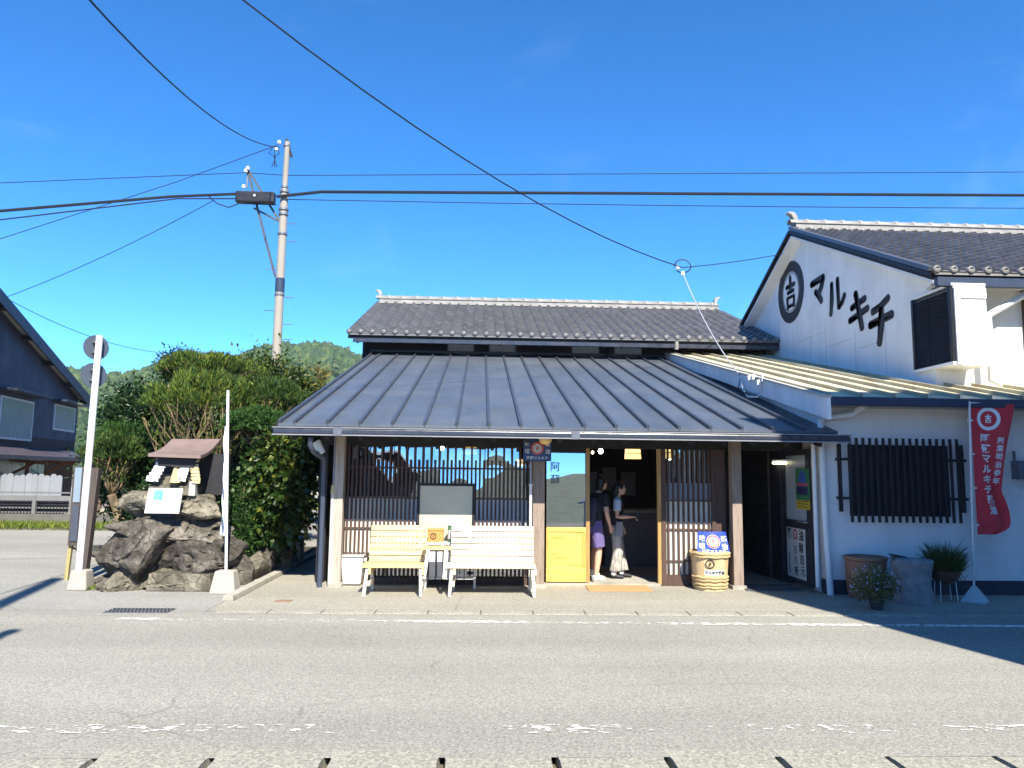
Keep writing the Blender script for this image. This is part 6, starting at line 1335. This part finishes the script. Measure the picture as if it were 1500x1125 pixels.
def hand(b, wrist, dirv, up, grip=.5):
    """palm, four unequal bent fingers and a thumb leaving the palm's side"""
    d = Vector(dirv).normalized(); u = Vector(up).normalized(); s = d.cross(u).normalized(); w_ = Vector(wrist)
    for k in range(4): b.tube([w_ + s * (k - 1.5) * .012, w_ + d * .045 + s * (k - 1.5) * .017, w_ + d * .085 + s * (k - 1.5) * .0185], [.014, .015, .012], 8)
    for k, L in enumerate((.066, .076, .07, .054)):
        p = w_ + d * .08 + s * (k - 1.5) * .0195; q1 = p + d * L * .5 - u * L * .15 * grip * 2; q2 = q1 + d * L * .28 - u * L * .45 * grip * 2; b.tube([p, q1, q2], [.0095, .0085, .007], 8)
    t0 = w_ + d * .03 - s * .028; b.tube([t0, t0 + d * .03 - s * .022, t0 + d * .06 - s * .024 - u * .01], [.012, .0105, .008], 8)
def person(label, loc, face_deg, H, pose):
    """upright figure facing local +X, built at 1.65 m and scaled; body is one remeshed surface, clothes are children"""
    t = thing('person', label, 'person', loc); k = H / 1.65; R = Matrix.Rotation(rad(face_deg), 3, 'Z'); lean = pose.get('lean', 0)
    def L(x, y, z): return Vector((x + lean * max(0, z - .85), y, z))
    b = MB()
    loft(b, [(L(0, 0, .80), .10, .15), (L(0, 0, .90), .105, .155), (L(0, 0, 1.02), .085, .12), (L(0, 0, 1.18), .095, .14), (L(0, 0, 1.30), .085, .15), (L(0, 0, 1.37), .05, .10)])
    b.tube([L(0, 0, 1.34), L(.015, 0, 1.46)], [.05, .048], 12)
    hc_ = L(.035, 0, 1.54); ell(b, hc_, (.092, .073, .112)); ell(b, hc_ + Vector((.035, 0, -.05)), (.052, .052, .058)); ell(b, hc_ + Vector((.097, 0, -.015)), (.016, .012, .022)); ell(b, hc_ + Vector((.083, 0, -.058)), (.014, .022, .009))
    for s in (-1, 1): ell(b, hc_ + Vector((-.008, s * .074, -.01)), (.02, .01, .03))
    for i, s in enumerate((-1, 1)):
        hip = L(0, s * .085, .86); knee, ank = Vector(pose['knee'][i]), Vector(pose['ankle'][i]); b.tube([hip, hip.lerp(knee, .5), knee, knee.lerp(ank, .35), ank], [.088, .076, .055, .056, .036], 12)
        toe = ank + Vector(pose['toe'][i]); b.tube([ank + Vector((-.03, 0, -.03)), ank + Vector((.03, 0, -.035)), toe], [.036, .034, .022], 10)
        sh_ = L(0, s * .165, 1.32); elb, wr = Vector(pose['elbow'][i]), Vector(pose['wrist'][i]); b.tube([L(0, s * .10, 1.33), sh_, sh_.lerp(elb, .5), elb, elb.lerp(wr, .3), wr], [.05, .052, .044, .036, .036, .025], 10)
        hand(b, wr, (wr - elb), pose['up'][i], pose['grip'][i])
    remesh(b, 'body', M_skin, .009, t, R, k)
    # hair
    b = MB(); ell(b, hc_ + Vector((-.018, 0, .022)), (.098, .086, .112)); ell(b, hc_ + Vector((-.06, 0, -.05)), (.055, .078, .10))
    if pose.get('long'): b.tube([hc_ + Vector((-.06, 0, .0)), hc_ + Vector((-.09, 0, -.12)), hc_ + Vector((-.10, 0, -.22))], [.075, .065, .03], 12)
    ho_ = remesh(b, 'hair', P('black_hair', (.012, .010, .010), .4, .3, 30, .3, 90), .010, t, R, k)
    for s in (-1, 1):
        b = MB(); ell(b, hc_ + Vector((.083, s * .03, .005)), (.008, .013, .008), 6); remesh(b, 'eye', P('eye_dark', (.03, .02, .02), .2, .1), .003, t, R, k, 1)
    return t, R, k, L, hc_
def cloth(t, R, k, name, fn, mat, vox=.010, it=4):
    b = MB(); fn(b); return remesh(b, name, mat, vox, t, R, k, it)
# woman with phone and patterned wide trousers
wp = at(903, 849, Y=11.75); wp.z = .033
pose = dict(lean=.05, knee=[(.03, -.09, .46), (.05, .09, .46)], ankle=[(-.03, -.09, .075), (.10, .10, .075)], toe=[(.15, 0, -.05), (.15, .02, -.05)], elbow=[(.02, -.23, 1.06), (.03, .22, 1.06)], wrist=[(.24, -.16, 1.06), (.10, .20, .86)], up=[(0, 0, 1), (0, 1, 0)], grip=[.8, .4], long=True)
t, R, k, L, hc_ = person('woman in dark vest and pale patterned wide trousers looking at phone', wp, -12, 1.46, pose); wm = t
def tr(b):
    loft(b, [(L(0, 0, .78), .12, .165), (L(0, 0, .86), .118, .165), (L(0, 0, .96), .10, .14)])
    for i, s in enumerate((-1, 1)): a_ = Vector(pose['ankle'][i]); kn_ = Vector(pose['knee'][i]); loft(b, [((a_.x + .01, a_.y, .13), .10, .085), ((kn_.x, kn_.y, .45), .092, .085), ((.0, s * .08, .84), .10, .095)])
cloth(t, R, k, 'trousers', tr, P('speckled_trousers', (.36, .345, .305), .85, .6, 26, 1.0, 11, stretch=(1.6, 1.6, .35)))
def vest(b): loft(b, [(L(0, 0, .74), .125, .17), (L(0, 0, .95), .105, .15), (L(0, 0, 1.12), .112, .155), (L(0, 0, 1.28), .108, .165), (L(0, 0, 1.375), .07, .11)])
cloth(t, R, k, 'vest', vest, P('dark_vest', (.022, .024, .035), .8, .2))
for i, s in enumerate((-1, 1)):
    def sleeve(b): sh_ = L(0, s * .165, 1.32); e = Vector(pose['elbow'][i]); b.tube([L(0, s * .12, 1.34), sh_, sh_.lerp(e, .62)], [.068, .075, .07], 12)
    cloth(t, R, k, 'shirt_sleeve', sleeve, P('pale_blue_shirt', (.42, .50, .60), .8, .08))
for i in range(2):
    def sock(b): a_ = Vector(pose['ankle'][i]); b.tube([a_ + Vector((-.02, 0, -.02)), a_ + Vector((0, 0, .10))], [.046, .044], 10)
    cloth(t, R, k, 'sock', sock, M_wh, .008)
for i in range(2):
    def shoe(b): a_ = Vector(pose['ankle'][i]); tv = Vector(pose['toe'][i]); b.tube([a_ + Vector((-.05, 0, -.042)), a_ + Vector((.03, 0, -.038)), a_ + tv * 1.05], [.042, .044, .032], 10)
    cloth(t, R, k, 'shoe', shoe, M_black, .008)
def bag(b): b.hexa([(-.02, -.21, .72), (.12, -.19, .72), (.12, -.15, .72), (-.02, -.16, .72), (0, -.20, .98), (.12, -.19, .98), (.12, -.16, .98), (0, -.17, .98)])
cloth(t, R, k, 'shoulder_bag', bag, P('grey_bag', (.2, .21, .23), .8, .1), .009, 3)
wr = Vector(pose['wrist'][0]); ph = wl(wm) + R @ ((wr + Vector((.10, .015, .04))) * k)
pho = tag(MB().hexa([ph + R @ Vector(v) for v in ((-.004, -.035, -.05), (.02, -.035, -.06), (.02, .035, -.06), (-.004, .035, -.05), (.03, -.035, .07), (.045, -.035, .065), (.045, .035, .065), (.03, .035, .07))]).build('phone', M_black), "dark phone held in the woman's raised hand", 'phone')
# person in purple shorts stepping in
pp = at(869, 852, Y=11.50); pp.z = .033
pose2 = dict(lean=.22, knee=[(.04, -.09, .47), (.12, .10, .50)], ankle=[(-.02, -.09, .075), (.10, .12, .15)], toe=[(.15, -.01, -.05), (.12, .02, -.10)], elbow=[(.07, -.25, 1.06), (.10, .24, 1.06)], wrist=[(.17, -.22, .86), (.24, .20, .90)], up=[(0, -1, 0), (0, 1, 0)], grip=[.5, .5])
t, R, k, L, hc_ = person('person in dark top, purple shorts and white shoes stepping through the doorway', pp, 32, 1.55, pose2)
def shorts(b):
    loft(b, [(L(0, 0, .74), .135, .18), (L(0, 0, .86), .128, .175), (L(0, 0, 1.0), .105, .145)])
    for i, s in enumerate((-1, 1)): kn_ = Vector(pose2['knee'][i]); hp_ = L(0, s * .085, .86); b.tube([hp_, hp_.lerp(kn_, .45), hp_.lerp(kn_, .86)], [.10, .108, .105], 14)
cloth(t, R, k, 'shorts', shorts, P('purple_cloth', (.13, .105, .26), .85, .2, 6, 1.0, 12, stretch=(1.6, 1.6, .4)))
def top_(b):
    loft(b, [(L(0, 0, .92), .115, .16), (L(0, 0, 1.05), .105, .145), (L(0, 0, 1.18), .115, .16), (L(0, 0, 1.30), .108, .172), (L(0, 0, 1.385), .068, .11)])
    for i, s in enumerate((-1, 1)): sh_ = L(0, s * .165, 1.32); e = Vector(pose2['elbow'][i]); b.tube([L(0, s * .12, 1.34), sh_, sh_.lerp(e, .62)], [.066, .072, .066], 12)
cloth(t, R, k, 'shirt', top_, P('black_tee', (.016, .017, .024), .85, .2))
for i in range(2):
    def shoe(b): a_ = Vector(pose2['ankle'][i]); tv = Vector(pose2['toe'][i]); b.tube([a_ + Vector((-.055, 0, -.035)), a_ + Vector((.03, 0, -.03)), a_ + tv * 1.08], [.048, .05, .036], 10)
    cloth(t, R, k, 'shoe', shoe, M_wh, .008)
bpk = L(-.16, 0, 1.05)
def pack(b): loft(b, [((bpk.x + .0, -.02, .86), .07, .11), ((bpk.x, -.02, .95), .095, .14), ((bpk.x + .05, -.02, 1.20), .09, .13), ((bpk.x + .08, -.02, 1.30), .05, .09)])
cloth(t, R, k, 'backpack', pack, P('navy_backpack', (.03, .035, .06), .8, .15))

# ---------------------------------------------------------------- the air between here and the hills
hv = bpy.data.materials.new('haze_air'); hv.use_nodes = True; ht = hv.node_tree; ht.nodes.clear()
ho_ = ht.nodes.new('ShaderNodeOutputMaterial'); pv = ht.nodes.new('ShaderNodeVolumePrincipled'); pv.inputs['Color'].default_value = (.80, .88, 1, 1); pv.inputs['Density'].default_value = .00022; pv.inputs['Anisotropy'].default_value = .0
ht.links.new(pv.outputs[0], ho_.inputs['Volume'])
tag(box(-520, 520, -520, 520, -1.2, 82).build('haze', hv), kind='stuff')
